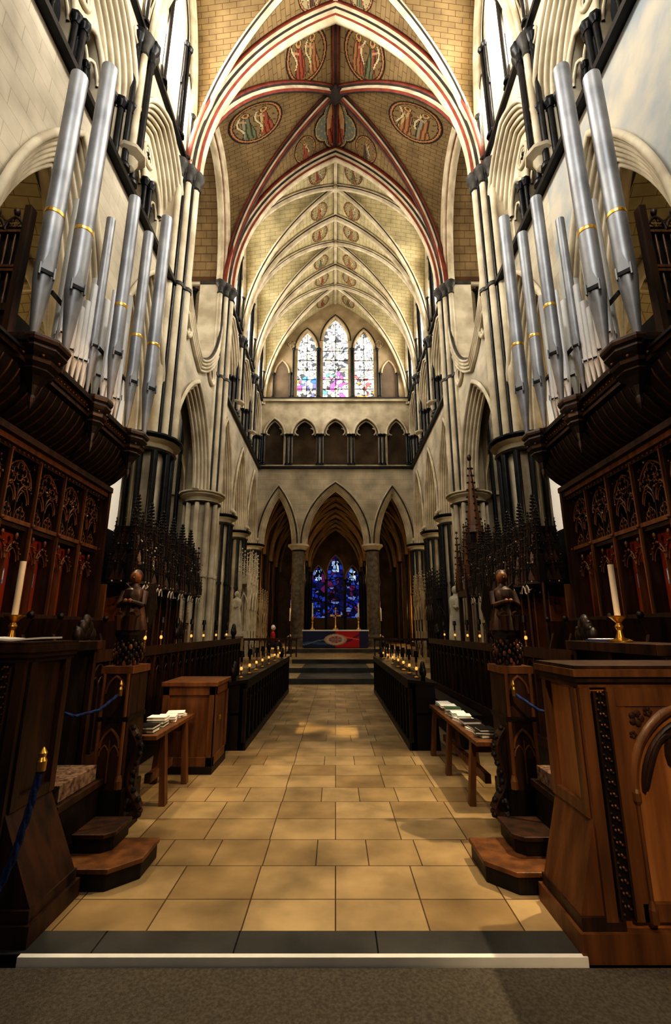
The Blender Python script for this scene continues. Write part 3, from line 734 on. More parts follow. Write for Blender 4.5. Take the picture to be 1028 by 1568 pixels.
    for i,h in enumerate(hs): pipe(b,X(3.82),6.92+i*.12,5.06,5.42+.05*abs(i-3),h,.05,'pipe_bright',10,None,am)
    for i,h in enumerate((8.1,7.6,7.3,7.2,7.5,7.9)): pipe(b,X(4.02),5.9+i*.38,5.06,5.7,h,.07,'pipe_bright',10,None,am)
    bx(3.90,3.94,5.5,8.2,6.1,6.15,'oak_dark')
    bx(4.2,4.75,5.5,8.25,5.06,5.4,'oak_dark')
    bx(4.35,4.75,5.5,8.25,4.16,4.70,'oak_dark')
    return b.build()
organ(-1); organ(1)
# ------------------------------------------------------------------ choir stalls back
def finial(b,x,y,z,h,w,mat,cr=3):
    b.box(x-w/2,x+w/2,y-w/2,y+w/2,z,z+h*.35,mat)
    b.lathe(x,y,[(w*.75,z+h*.33),(w*.75,z+h*.37),(w*.5,z+h*.38),(.004,z+h)],4,mat,a0=pi/4,smooth=False)
    for k in range(cr):
        t=(k+.6)/(cr+.3); zz=z+h*.38+h*.6*t; rr=w*.5*(1-t)+w*.18
        for a in range(4): b.sph((x+rr*math.cos(a*pi/2),y+rr*math.sin(a*pi/2),zz),w*.22,mat,4,3)
    b.sph((x,y,z+h),w*.32,mat,5,4)
def stall_back(sg):
    b=B('choir_stall_canopy'); X=lambda x:sg*x
    fr=sideF(sg,4.3)
    y0,y1=2.6,8.25; n=9; st=(y1-y0)/n
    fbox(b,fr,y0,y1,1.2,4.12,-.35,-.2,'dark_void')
    for z0,z1,d,m in((4.04,4.13,.2,'oak'),(3.96,4.04,.12,'oak_light'),(3.90,3.96,.06,'oak'),(2.98,3.04,.05,'oak_light'),(2.92,2.98,.02,'oak'),(1.75,1.82,.05,'oak')):
        fbox(b,fr,y0,y1,z0,z1,-.2,d,m)
    for k in range(60): b.sph(fr(y0+.05+k*.094,3.93,.07),.018,'oak_light',5,3)
    for i in range(n+1):
        y=y0+i*st
        fbox(b,fr,y-.035,y+.035,1.2,3.95,-.2,.04,'oak'); fbox(b,fr,y-.014,y+.014,1.2,3.95,.04,.07,'oak_light')
        b.sph(fr(y,3.0,.08),.03,'oak_light',6,4)
    for i in range(n):
        c=y0+(i+.5)*st; h=st/2-.035
        for q in(-1,1):
            tube(b,fr,c+q*h/2,h/2-.01,3.30,.24,.014,'oak_light',-.02,5,5); fbox(b,fr,c+q*h/2-.008,c+q*h/2+.008,3.04,3.3,-.03,-.01,'oak')
            tube(b,fr,c+q*h/2,h/2-.04,3.28,.18,.010,'oak_light',-.02,5,4)
            quatre(b,fr,c+q*h/2,3.15,.085,.010,'oak_light',-.02); quatre(b,fr,c+q*h*.55,3.58,.09,.010,'oak_light',-.02)
        tube(b,fr,c,h,3.50,.36,.016,'oak_light',-.02,6,5)
        quatre(b,fr,c,3.70,.13,.012,'oak_light',-.01); fbox(b,fr,c-.01,c+.01,3.04,3.5,-.03,0,'oak')
        for k in range(26):
            b.sph(fr(c+random.uniform(-h,h)*.9,random.uniform(3.40,3.88),-.02+random.uniform(0,.05)),random.uniform(.012,.024),random.choice(['oak_light','oak','statue'] if k%6==0 else ['oak_light','oak']),5,3)
        for k in range(8): fbox(b,fr,c-h+k*2*h/8+.01,c-h+k*2*h/8+.02,3.06,3.12,-.02,0,'oak_light')
        fbox(b,fr,c-h,c+h,1.82,2.92,-.19,-.15,'oak_red')
        for q in(-1,1):
            cc=c+q*h/2
            tube(b,fr,cc,h/2-.006,2.52,.24,.014,'oak_light',-.03,6,5); tube(b,fr,cc,h/2-.035,2.50,.17,.010,'oak_light',-.04,6,5)
            b.sph(fr(cc,2.84,-.01),.028,'oak_light',5,4,sz=1.6)
            for k in range(7): 
                t=(k-3)/3.; b.sph(fr(cc+t*h*.45,2.80-.2*abs(t),-.01),.018,'oak_light',5,3)
            fbox(b,fr,cc-.05,cc+.05,2.20,2.40,-.15,-.125,'shield_gold' if (i*2+q)%3==0 else 'shield_blue')
            fbox(b,fr,cc-.03,cc+.03,2.25,2.37,-.125,-.12,'paper')
            fbox(b,fr,cc-h/2+.004,cc-h/2+.016,1.82,2.55,-.15,-.02,'oak_light')
    fbox(b,fr,y1-.02,y1+.06,.6,4.12,-.4,.15,'oak')
    for i in range(n+1):
        y=y0+i*st
        b.prism([(X(4.25),y-.03,1.0),(X(3.75),y-.03,1.0),(X(3.62),y-.03,1.25),(X(3.72),y-.03,1.55),(X(3.65),y-.03,1.75),(X(4.25),y-.03,1.75)],(0,.06,0),'oak')
        b.sph((X(3.66),y,1.78),.05,'oak_dark',6,4)
    b.box(min(X(3.8),X(4.3)),max(X(3.8),X(4.3)),y0,y1,.95,1.02,'oak')
    b.box(min(X(4.0),X(4.35)),max(X(4.0),X(4.35)),y0,y1,1.74,1.8,'oak')
    b.build()
    b=B('choir_stall_pinnacled_canopy'); n=6; st=.68
    ya=8.42
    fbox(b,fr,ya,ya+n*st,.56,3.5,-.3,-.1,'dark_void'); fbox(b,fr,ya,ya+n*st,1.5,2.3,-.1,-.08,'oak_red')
    for i in range(n+1):
        y=ya+i*st
        b.cyl((X(3.72),y,.56),(X(3.72),y,2.5),.035,.03,6,'oak'); finial(b,X(3.70),y,2.45,1.3,.10,'oak_dark',5)
        fbox(b,fr,y-.03,y+.03,1.0,2.4,-.1,.2,'oak_light')
    for i in range(n):
        y=ya+(i+.5)*st
        for zz,rr in((2.42,.34),(2.78,.30),(3.12,.24)):
            xf=3.52 if zz<2.6 else (3.60 if zz<3 else 3.68)
            hexp=[(X(4.1),y-rr,zz),(X(3.78),y-rr*.9,zz),(X(xf),y-rr*.45,zz),(X(xf),y+rr*.45,zz),(X(3.78),y+rr*.9,zz),(X(4.1),y+rr,zz)]
            b.prism(hexp,(0,0,.08),'oak_dark')
            hx2=[(X(4.1),y-rr*.85,zz+.08),(X(3.82),y-rr*.75,zz+.08),(X(xf+.07),y-rr*.38,zz+.08),(X(xf+.07),y+rr*.38,zz+.08),(X(3.82),y+rr*.75,zz+.08),(X(4.1),y+rr*.85,zz+.08)]
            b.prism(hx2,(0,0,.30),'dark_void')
            for j in range(0,5):
                p=V(hexp[j]);q=V(hexp[j+1])
                for t in(0,.5):
                    w=p.lerp(q,t); finial(b,w.x,w.y,zz+.06,.46,.052,'oak_dark' if t==0 else 'oak',3)
                    b.sph((w.x,w.y,zz+.52),.016,'statue',4,3)  # pale tips: highlights on the dark carving put into the colour
                for e in(.25,.75):
                    m=p.lerp(q,e); a0=p.lerp(q,e-.22); a1=p.lerp(q,e+.22)
                    b.prism([(a0.x,a0.y,zz+.06),(a1.x,a1.y,zz+.06),(m.x,m.y,zz+.26)],(-sg*.012,-.012,0),'oak')
                    b.sph((m.x,m.y,zz+.04),.02,random.choice(['statue','oak_light']),5,3)
        f2=sideF(sg,3.53)
        for q in(-1,1):
            tube(b,f2,y+q*.085,.08,2.26,.14,.014,'statue',0,5,5)
        for k in range(70):
            b.sph((X(3.52+random.uniform(0,.2)),y+random.uniform(-.34,.34),random.uniform(2.24,3.3)),random.uniform(.010,.022),random.choice(['oak_light','statue','oak','oak','oak_dark']),5,3)
        finial(b,X(3.84),y,3.4,.75,.13,'oak_dark',6)
        for q in(-1,1): finial(b,X(3.80),y+q*.2,3.35,.5,.08,'oak_dark',4)
        for k in range(3): fbox(b,fr,y-.2+k*.2-.01,y-.2+k*.2+.01,1.5,2.4,-.08,-.04,'oak')
    b.build()
stall_back(-1); stall_back(1)
# ------------------------------------------------------------------ bishop's throne (south)
b=B('bishops_throne'); x,y=4.0,13.15
b.box(x-.45,x+.45,y-.45,y+.45,0,.5,'oak_dark'); b.box(x+.3,x+.45,y-.45,y+.45,.5,2.6,'oak')
b.box(x-.3,x+.3,y-.3,y+.3,.5,1.0,'oak')
for ex in(-1,1):
    for ey in(-1,1):
        b.box(x+ex*.42-.05,x+ex*.42+.05,y+ey*.42-.05,y+ey*.42+.05,.5,2.7,'oak'); finial(b,x+ex*.42,y+ey*.42,2.7,1.7,.13,'oak_light',5)
for z,r,h in((2.5,.48,.6),(3.1,.36,.7),(3.8,.24,.6)):
    b.box(x-r,x+r,y-r,y+r,z,z+h*.3,'oak')
    for ex in(-1,0,1):
        for ey in(-1,0,1):
            if ex or ey: finial(b,x+ex*r,y+ey*r,z+h*.25,h*1.1,.07,'oak' if ex else 'oak_light',3)
    b.box(x-r*.6,x+r*.6,y-r*.6,y+r*.6,z+h*.3,z+h,'oak_dark')
b.lathe(x,y,[(.26,4.3),(.2,4.5),(.01,6.6)],8,'oak_light',smooth=False)
for k in range(9):
    z=4.5+k*.22; r=.2*(1-(z-4.5)/2.1)+.03
    for a in range(4): b.sph((x+r*math.cos(a*pi/2),y+r*math.sin(a*pi/2),z),.035,'oak',5,3)
b.sph((x,y,6.6),.07,'oak',6,4,sz=1.6); b.build()
# ------------------------------------------------------------------ choir desks
def panelfront(b,fr,y0,y1,z0,z1,m='oak',m2='oak_dark',st=.32):
    n=max(1,round((y1-y0)/st)); st=(y1-y0)/n
    fbox(b,fr,y0,y1,z0,z1,-.08,-.03,m2); fbox(b,fr,y0,y1,z0,z0+.1,-.03,.03,m); fbox(b,fr,y0,y1,z1-.08,z1,-.03,.03,m)
    for i in range(n+1): fbox(b,fr,y0+i*st-.022,y0+i*st+.022,z0+.1,z1-.08,-.03,.02,m)
    for i in range(n):
        c=y0+(i+.5)*st; h=st/2-.03
        tube(b,fr,c,h,z1-.08-h*1.5,h*1.35,.014,m,-.01,5,5)
        for q in(-1,1): tube(b,fr,c+q*h/2,h/2,z1-.1-h*1.7,h*.7,.01,m,-.01,4,4)
        fbox(b,fr,c-.01,c+.01,z0+.1,z1-.1-h*1.7,-.03,0,m)
def desk(name,sg,xf,y0,y1,z0,z1,dep=.35,back=True,parent=None):
    b=B(name); fr=sideF(sg,xf)
    panelfront(b,fr,y0,y1,z0,z1,'oak' if z0>.2 else 'oak_dark')
    X=lambda x:sg*x
    b.prism([(X(xf-.03),y0-.02,z1),(X(xf+dep),y0-.02,z1-.05),(X(xf+dep),y0-.02,z1-.01),(X(xf-.03),y0-.02,z1+.045)],(0,y1-y0+.04,0),'oak_dark' if z0<.2 else 'oak')
    for y in(y0,y1-.06): b.prism([(X(xf),y,z0),(X(xf+dep),y,z0),(X(xf+dep-.05),y,z1-.05),(X(xf),y,z1)],(0,.06,0),'oak_dark')
    b.box(*sorted((X(xf+.05),X(xf+dep))),y0,y1,z0+.45,z0+.48,'oak')
    if back:
        b.box(*sorted((X(xf+dep+.30),X(xf+dep+.6))),y0,y1,z0+.4,z0+.45,'oak_dark'); b.box(*sorted((X(xf+dep+.33),X(xf+dep+.55))),y0+.05,y1-.05,z0,z0+.4,'oak_dark')
    return b.build(parent=parent)
def lamps(name,x,ys,z,h,parent):
    b=B(name)
    for y in ys:
        b.lathe(x,y,[(.045,z),(.045,z+.012),(.012,z+.03),(.009,z+.2),(.02,z+.21),(.02,z+.23)],8,'brass')
        b.cyl((x,y,z+.23),(x,y,z+h),.018,.018,8,'black'); b.lathe(x,y,[(.042,z+h-.06),(.03,z+h+.03)],8,'black')
        b.lathe(x,y,[(.016,z+.11),(.024,z+.13),(.016,z+.16)],8,'lamp_glow')
    b.build(parent=parent)
def poppy(b,x,y,z,s,mat='oak_dark'):
    b.cyl((x,y,z),(x,y,z+s*.25),s*.12,s*.1,8,mat)
    for a,r,zz in((0,.0,.75),(1,.22,.45),(-1,.22,.45),(.6,.15,.62),(-.6,.15,.62),(0,0,.5)):
        b.sph((x,y+a*r*s*1.3,z+zz*s),s*.17,mat,8,6,sx=.7,sz=1.25)
    for k in range(10):
        t=k/10*2*pi; b.sph((x+.05*s*math.cos(3*t),y+.32*s*math.sin(t),z+s*(.52+.28*math.cos(t))),s*.07,mat,5,4)
plat={}
for sg in(-1,1):
    b=B('choir_stall_platform')
    b.box(*sorted((sg*2.40,sg*3.5)),3.46,12.45,0,.3,'oak_dark'); b.box(*sorted((sg*3.5,sg*4.40)),3.46,12.45,0,.55,'oak_dark')
    plat[sg]=b.build()
for sg,xf,dp,xl,xp in((-1,1.27,.35,1.42,1.45),(1,1.05,.4,1.22,1.25)):
    o=desk('choir_desk',sg,xf,7.0,13.2,.0,.88,dp)
    lamps('desk_lamps',sg*xl,[7.4,8.1,8.8,9.5,10.4,11.4,12.4],.905,.36,o)
    b=B('poppyheads'); poppy(b,sg*xp,7.05,.88,.3); poppy(b,sg*xp,13.1,.88,.3); b.build(parent=o)
    o=desk('rear_desk',sg,2.45 if sg<0 else 2.42,4.95,12.4,.3,1.36,.3,parent=plat[sg])
    lamps('desk_lamps',sg*2.6,[6.6,7.2,7.9,8.7,9.5,10.5,11.5],1.365,.40,o)
    b=B('poppyheads')
    for y in(5.0,8.0,12.3): poppy(b,sg*2.6,y,1.36,.42)
    b.build(parent=o)
    b=B('service_papers')
    for k in range(6): 
        y=5.2+k*1.1; b.box(*sorted((sg*2.5,sg*2.7)),y,y+.25,1.365,1.38,'paper')
    b.build(parent=o)
# ------------------------------------------------------------------ near stall-end blocks
def carved(b,fr,a0,a1,z0,z1,d,mat):
    fbox(b,fr,a0,a1,z0,z1,d-.02,d-.012,mat)
    n=int((z1-z0)/.055)
    for i in range(n):
        z=z0+(i+.5)*(z1-z0)/n; m=(a0+a1)/2; w=(a1-a0)/2
        for q in(-1,1):
            b.sph(fr(m+q*w*.55,z+.012*q,d-.008),w*.36,'oak',6,4,sz=.7); b.sph(fr(m+q*w*.25,z+.025,d-.004),w*.22,'oak_light',5,4)
    for q in(a0,a1): fbox(b,fr,q-.006,q+.006,z0,z1,d-.02,d+.006,'oak')
def block(sg,xi,y0,y1,top,pl):
    b=B('choir_stall_end'); X=lambda x:sg*x
    xo=3.6
    lm='oak' if sg<0 else 'oak_light'; pm='oak' if sg<0 else 'oak_lit_panel'; am='oak' if sg<0 else 'oak_light'  # south end in lighter oak: its warm lighting put into the wood colour
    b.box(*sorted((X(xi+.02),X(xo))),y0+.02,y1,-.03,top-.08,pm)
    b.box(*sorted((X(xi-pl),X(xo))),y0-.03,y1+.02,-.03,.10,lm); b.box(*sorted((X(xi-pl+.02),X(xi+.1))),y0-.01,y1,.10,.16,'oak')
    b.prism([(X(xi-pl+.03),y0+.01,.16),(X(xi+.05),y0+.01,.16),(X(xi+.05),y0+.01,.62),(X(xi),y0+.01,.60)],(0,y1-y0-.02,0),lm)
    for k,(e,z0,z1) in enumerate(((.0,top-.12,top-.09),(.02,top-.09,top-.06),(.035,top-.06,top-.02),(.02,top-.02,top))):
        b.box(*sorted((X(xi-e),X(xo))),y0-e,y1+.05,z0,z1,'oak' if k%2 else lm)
    fw=Fr(lambda a,z,d:(X(a),y0-d,z),(0,-1,0))
    fbox(b,fw,xi,xi+.06,.14,top-.12,-.02,.012,lm)
    carved(b,fw,xi+.075,xi+.145,.16,top-.14,.02,'oak_dark')
    fbox(b,fw,xi+.155,xi+.2,.14,top-.12,-.02,.01,lm)
    px=xi+.2
    for k in range(2):
        w=.86; c=px+w/2
        fbox(b,fw,px,px+w,top-.22,top-.12,-.02,.012,lm)
        fbox(b,fw,px,px+.05,.14,top-.22,-.02,.008,lm); fbox(b,fw,px+w-.05,px+w,.14,top-.22,-.02,.008,lm)
        fbox(b,fw,px,px+w,.14,.22,-.02,.008,lm)
        for q in(px+.045,px+w-.045):
            p=fw(q,0,.012); b.cyl((p.x,p.y,.16),(p.x,p.y,top-.7),.011,.011,8,am); b.lathe(p.x,p.y,[(.012,top-.72),(.022,top-.7),(.022,top-.66),(.014,top-.64)],8,am); b.lathe(p.x,p.y,[(.024,.14),(.024,.2),(.012,.24)],8,am)
        a=w/2-.045
        # carved spandrel plate between the arch and the rail
        PA=archc(a,.46,12)
        for (x0,z0),(x1,z1) in zip(PA[:-1],PA[1:]):
            b.face([fw(c+x0,top-.66+z0,.004),fw(c+x1,top-.66+z1,.004),fw(c+x1,top-.2,.004),fw(c+x0,top-.2,.004)],lm)
        pr=[(-.03,.004),(-.02,.014),(0,.020),(.02,.012),(.032,-.01)]
        arch(b,fw,c,a,top-.66,.46,pr,am,n=14)
        arch(b,fw,c,a-.06,top-.66,.38,[(-.012,-.012),(0,.006),(.014,-.012)],'oak',n=12)
        for q in(-1,1):
            pts=[]
            for t in range(13):
                s=t/12; pts.append(fw(c+q*(a-.07-(.27)*s),top-.64+.25*math.sin(s*pi*.85)+.02*s,-.004))
            sweep(b,pts,fw.S,fw(c,top-.9,0),[(-.022,-.01),(-.01,.01),(.01,.01),(.022,-.01)],'oak')
            e=pts[-1]
            for t in range(6): 
                an=t*1.05; b.sph((e.x+.032*math.cos(an),e.y-.002,e.z-.015+.032*math.sin(an)),.022,'oak_dark',7,5,sy=.5)
            b.sph((e.x,e.y-.008,e.z-.015),.02,'oak',7,5)
            for (dx,dz,r) in((.84,-.285,.045),(.66,-.25,.028),(.92,-.37,.022)):
                for t in range(5):
                    an=t*1.256; b.sph(fw(c+q*a*dx+r*.6*math.cos(an),top+dz+r*.6*math.sin(an),.006),r*.45,'oak',6,4,sy=.5)
        pts=[fw(c+.16*math.cos(t),top-.47+.17*math.sin(t),-.004) for t in [pi*k/12-.2 for k in range(15)]]
        sweep(b,pts,fw.S,fw(c,top-.47,0),[(-.02,-.01),(-.01,.01),(.01,.01),(.02,-.01)],'oak')
        px+=w
    fs=sideF(sg,xi)
    fbox(b,fs,y0+.03,y0+.09,.6,top-.12,-.02,.012,lm); fbox(b,fs,y1-.06,y1,.6,top-.12,-.02,.012,lm)
    fbox(b,fs,y0+.09,y1-.06,.6,.66,-.02,.01,lm)
    return b.build(bevel=.003)
block(1,1.40,2.86,3.33,1.40,.15); block(-1,1.84,2.92,3.38,1.53,.24)
def bench_end(sg,x,y):
    b=B('carved_bench_end'); m='oak' 
    fw=Fr(lambda a,z,d:(a,y-d,z),(0,-1,0))
    b.box(x-.12,x+.12,y,y+.36,.0,1.28,m)
    b.box(x-.14,x+.14,y-.02,y+.38,.0,.35,'oak_dark'); b.box(x-.135,x+.135,y-.015,y+.37,1.24,1.3,'oak_light'); b.box(x-.13,x+.13,y-.01,y+.37,.86,.9,'oak_dark')
    for q in(-1,1):
        for z0,z1 in((.38,.86),(.9,1.24)):
            b.cyl((x+q*.10,y-.01,z0),(x+q*.10,y-.01,z1),.016,.016,8,'oak_light')
        b.lathe(x+q*.105,y-.012,[(.03,.36),(.03,.42),(.018,.46)],8,'oak_light')
    tube(b,fw,x,.08,1.08,.14,.012,'oak_light',.005,8,6); tube(b,fw,x,.08,.66,.14,.012,'oak_light',.005,8,6); fbox(b,fw,x-.006,x+.006,.4,.72,0,.012,'oak_light')
    tube(b,fw,x-.04,.04,.6,.08,.008,'oak_light',.005,6,5); tube(b,fw,x+.04,.04,.6,.08,.008,'oak_light',.005,6,5)
    sx=-sg
    pts=[]
    for k in range(26):
        s=k/25
        if s<.65: u=s/.65; pts.append((x+sx*(.12+.10*u+.05*math.sin(u*pi*2)),y+.1,.80-.55*u))
        else: u=(s-.65)/.35; an=-.3+u*5.2; r=.085*(1-.55*u); pts.append((x+sx*(.17+r*math.cos(an*-1)),y+.1,.20+r*math.sin(-an)))
    for p,q in zip(pts[:-1],pts[1:]): b.cyl(p,q,.040,.040,8,'oak')
    for p in pts[::2]: b.sph((p[0]+sx*.03,p[1]-.02,p[2]),.026,'oak_dark',6,4)
    b.prism([(x+sx*.1,y+.08,.82),(x+sx*.2,y+.08,.45),(x+sx*.2,y+.08,.1),(x+sx*.1,y+.08,.1)],(0,.05,0),'oak_dark')
    b.lathe(x,y+.18,[(.10,1.30),(.085,1.34),(.075,1.42),(.10,1.50),(.13,1.56),(.13,1.60)],10,'oak_dark')
    rnd=random.Random(int(x*100))
    for k in range(120):
        a=k*2.4; z=1.31+.27*(k/120); r=.085+.04*abs(math.sin((z-1.3)*14))
        b.sph((x+r*math.cos(a),y+.18+r*math.sin(a),z),rnd.uniform(.011,.021),rnd.choice(['oak','oak_dark','oak_dark','oak_light']),6,4,sz=1.5)
    z=1.60; yy=y+.18
    rows=[]
    for r,h in((.13,0),(.125,.05),(.105,.14),(.085,.22),(.098,.30),(.085,.36),(.036,.395),(.03,.42)):
        rows.append([(x+(r+(.008*math.cos(9*t) if h<.25 else 0))*math.cos(t),yy+(r+(.008*math.cos(9*t) if h<.25 else 0))*1.1*math.sin(t),z+h) for t in [2*pi*k/36 for k in range(36)]])
    b.grid(rows,'oak',True,close=True); b.face(rows[0][::-1],'oak')
    for q in(-1,1):
        b.cyl((x+q*.09,yy,z+.34),(x+q*.11,yy-.06,z+.22),.034,.028,8,'oak'); b.cyl((x+q*.11,yy-.06,z+.22),(x+q*.03,yy-.13,z+.25),.026,.02,8,'oak')
        b.sph((x+q*.02,yy-.135,z+.255),.022,'oak_light',6,5); b.cyl((x+q*.05,yy-.04,z+.14),(x+q*.055,yy-.15,z+.12),.045,.04,8,'oak'); b.cyl((x+q*.055,yy-.15,z+.13),(x+q*.05,yy-.14,z),.04,.035,8,'oak')
        b.prism([(x+q*.05,yy+.07,z+.36),(x+q*.14,yy+.1,z+.44),(x+q*.17,yy+.12,z+.2),(x+q*.12,yy+.11,z+.02)],(0,.025,0),'oak_dark')
    b.sph((x,yy-.01,z+.475),.052,'oak_light',10,8,sz=1.2); b.sph((x,yy+.012,z+.49),.056,'oak',10,8,sz=1.15); b.sph((x,yy-.062,z+.47),.011,'oak_light',5,4)
    b.build(bevel=.003)
bench_end(-1,-1.86,4.2); bench_end(1,1.55,4.2)
def near_stall(sg,xi):
    b=B('choir_bench'); X=lambda x:sg*x
    b.box(*sorted((X(xi+.18),X(2.27))),3.48,4.14,0,.16,'oak_dark')
    b.box(*sorted((X(xi+.22),X(2.27))),3.55,4.14,.16,.4,'oak_dark'); b.box(*sorted((X(xi+.2),X(2.27))),3.52,4.15,.4,.45,'oak')
    b.box(*sorted((X(xi+.24),X(2.22))),3.58,4.10,.452,.56,'cushion')
    b.build(bevel=.004)
    b=B('rear_desk_end')
    b.box(*sorted((X(2.3),X(2.75))),3.48,4.85,1.42,1.5,'oak')
    for y in(3.52,4.2,4.8): b.box(*sorted((X(2.36),X(2.41))),y-.03,y+.03,.32,1.42,'oak')
    b.box(*sorted((X(2.42),X(2.75))),3.48,4.85,.302,1.42,'oak_dark')
    b.build(bevel=.004,parent=plat[sg])
near_stall(-1,1.66); near_stall(1,1.36)
def steps(sg,xi,y0,y1,w):
    b=B('wooden_footstep'); X=lambda x:sg*x
    def pl(x0,x1,ya,yb,z0,z1,c,m): b.prism([(X(x0+c),ya,z0),(X(x1),ya,z0),(X(x1),yb,z0),(X(x0),yb,z0),(X(x0),ya+c,z0)],(0,0,z1-z0),m)
    pl(xi,xi+w,y0,y1,0,.10,.16,'oak_dark'); pl(xi-.015,xi+w,y0-.015,y1,.10,.13,.16,'oak_light')
    pl(xi+.24,xi+w,y0+.2,y1+.05,.13,.22,.06,'oak_dark'); pl(xi+.22,xi+w,y0+.18,y1+.05,.22,.25,.06,'oak')
    b.build(bevel=.005)
steps(-1,1.30,3.44,3.9,.50); steps(1,.99,3.40,3.9,.52)
# ------------------------------------------------------------------ cabinet and benches
b=B('wooden_cabinet'); x0,x1,y0,y1=-2.05,-1.42,5.9,6.6
b.box(x0,x1,y0,y1,.0,.08,'oak_dark'); b.box(x0+.02,x1-.02,y0+.02,y1-.02,.08,.95,'oak_light')
b.box(x0-.02,x1+.02,y0-.02,y1+.02,.95,1.0,'oak_light')
for a0,a1,z0,z1 in((x0,x0+.08,.08,.95),(x1-.08,x1,.08,.95),(x0,x1,.08,.18),(x0,x1,.85,.95)): b.box(a0,a1,y0,y0+.02,z0,z1,'oak_light')
for a0,a1,z0,z1 in((y0,y0+.08,.08,.95),(y1-.08,y1,.08,.95),(y0,y1,.08,.18),(y0,y1,.85,.95)): b.box(x1-.02,x1,a0,a1,z0,z1,'oak_light')
b.box(-1.42,-1.40,6.1,6.16,.55,.6,'brass'); b.build(bevel=.005)
def bench(sg,xc,w,y0,y1,z,legs):
    b=B('wooden_bench'); X=sg*xc
    b.box(X-w/2,X+w/2,y0,y1,z-.04,z,'oak_light')
    for y in legs:
        for q in(-1,1):
            b.prism([(X+q*(w/2-.06),y-.04,z-.04),(X+q*(w/2-.01),y-.04,z-.04),(X+q*(w/2+.04),y-.04,0),(X+q*(w/2-.02),y-.04,0)],(0,.08,0),'oak_light')
        b.box(X-w/2+.02,X+w/2-.02,y-.03,y+.03,z-.14,z-.04,'oak_light')
    b.box(X-.03,X+.03,legs[0],legs[-1],.18,.26,'oak_light')
    b.build(bevel=.004)
bench(-1,1.80,.32,4.66,5.85,.66,(4.95,5.6)); bench(1,1.46,.32,4.7,6.95,.6,(4.95,5.9,6.75))
def books(name,xc,y0,y1,z,n,seed):
    rnd=random.Random(seed); b=B(name)
    for i in range(n):
        y=y0+(y1-y0)*(i+.5)/n; zz=z
        for k in range(rnd.choice([2,2,3])):
            w,l,h=rnd.uniform(.15,.2),rnd.uniform(.16,.22),rnd.uniform(.02,.035); a=rnd.uniform(-.3,.3); ca,sa=math.cos(a),math.sin(a)
            P=lambda u,v,q:(xc+u*ca-v*sa,y+u*sa+v*ca,q)
            cm=rnd.choice(['book_green','black','paper','paper'])
            for (e,q0,q1,m) in((0,zz,zz+.004,cm),(.004,zz+.004,zz+h-.004,'paper'),(0,zz+h-.004,zz+h,cm)):
                b.prism([P(-w/2+e,-l/2+e,q0),P(w/2-e,-l/2+e,q0),P(w/2-e,l/2-e,q0),P(-w/2+e,l/2-e,q0)],(0,0,q1-q0),m)
            zz+=h
    b.build()
books('hymn_books',-1.80,4.7,5.8,.661,4,3); books('hymn_books',1.46,4.8,6.9,.601,8,5)
b=B('open_book')
for q in(-1,1): b.prism([(-2.1,3.12,1.531),(-2.1+q*.2,3.12,1.545),(-2.1+q*.2,3.36,1.545),(-2.1,3.36,1.531)],(0,0,.012),'paper')
b.build()
b=B('prayer_book'); b.box(2.35,2.6,4.3,4.55,1.501,1.52,'book_blue'); b.box(2.37,2.58,4.31,4.54,1.52,1.526,'paper'); b.build()
# ------------------------------------------------------------------ candles
def candle(x,y,z,h):
    b=B('candlestick'); b.lathe(x,y,[(.09,z),(.09,z+.015),(.03,z+.04),(.02,z+.1),(.035,z+.13),(.018,z+.16),(.05,z+.19),(.075,z+.21),(.078,z+.22),(.03,z+.22)],14,'brass')
    b.lathe(x,y,[(.024,z+.22),(.024,z+h)],12,'wax'); b.cyl((x,y,z+h),(x,y,z+h+.02),.003,.003,5,'black'); b.build()
candle(-2.62,3.9,1.5,.66); candle(2.42,4.1,1.5,.66)
# ------------------------------------------------------------------ altar
b=B('altar'); ya=26.6
b.box(-1.75,1.75,ya,ya+.9,.65,1.55,'oak_dark'); b.box(-1.85,1.85,ya-.05,ya+.95,1.55,1.62,'paper')
nx,nz=110,30
for i in range(nx):
    for j in range(nz):
        u=(i+.5)/nx;v=(j+.5)/nz; x=-1.8+3.6*u; z=.68+.87*v
        xx=x; zz=z-1.1; q=math.hypot(xx/.62,zz/.30)
        c=(.02,.03,.09)
        if u<.5:
            if abs(zz*2.2-xx*.4-.25*math.sin(xx*3))<.14: c=(.05,.11,.22)
            if abs(zz*2.2+.35+.3*math.sin(xx*2.4))<.06: c=(.20,.23,.30)
        else:
            c=(.42,.02,.025)
            if abs(zz*2-xx*.3+.35*math.sin(xx*2.7))<.13: c=(.13,.02,.08)
            if abs(zz*2+xx*.35-.45)<.06: c=(.7,.15,.08)
            if u>.86: c=(.03,.03,.09)
        if q<1: c=(.45,.30,.2) if q>.82 else ((.5,.44,.34) if q>.6 else ((.45,.06,.05) if int(math.atan2(zz*2,xx)*2.6)%2 else (.25,.28,.3)))
        X0=-1.8+3.6*i/nx;X1=-1.8+3.6*(i+1)/nx;Z0=.68+.87*j/nz;Z1=.68+.87*(j+1)/nz
        b.face([(X0,ya-.055,Z0),(X1,ya-.055,Z0),(X1,ya-.055,Z1),(X0,ya-.055,Z1)],'painting',col=c)
b.build()
b=B('altar_cross')
b.lathe(0,ya+.4,[(.16,1.62),(.16,1.68),(.06,1.76),(.04,1.9)],10,'gold'); b.box(-.035,.035,ya+.38,ya+.42,1.88,2.75,'gold'); b.box(-.26,.26,ya+.38,ya+.42,2.35,2.43,'gold')
for p in((-.26,2.39),(.26,2.39),(0,2.78)): b.sph((p[0],ya+.4,p[1]),.07,'gold',8,6)
b.build()
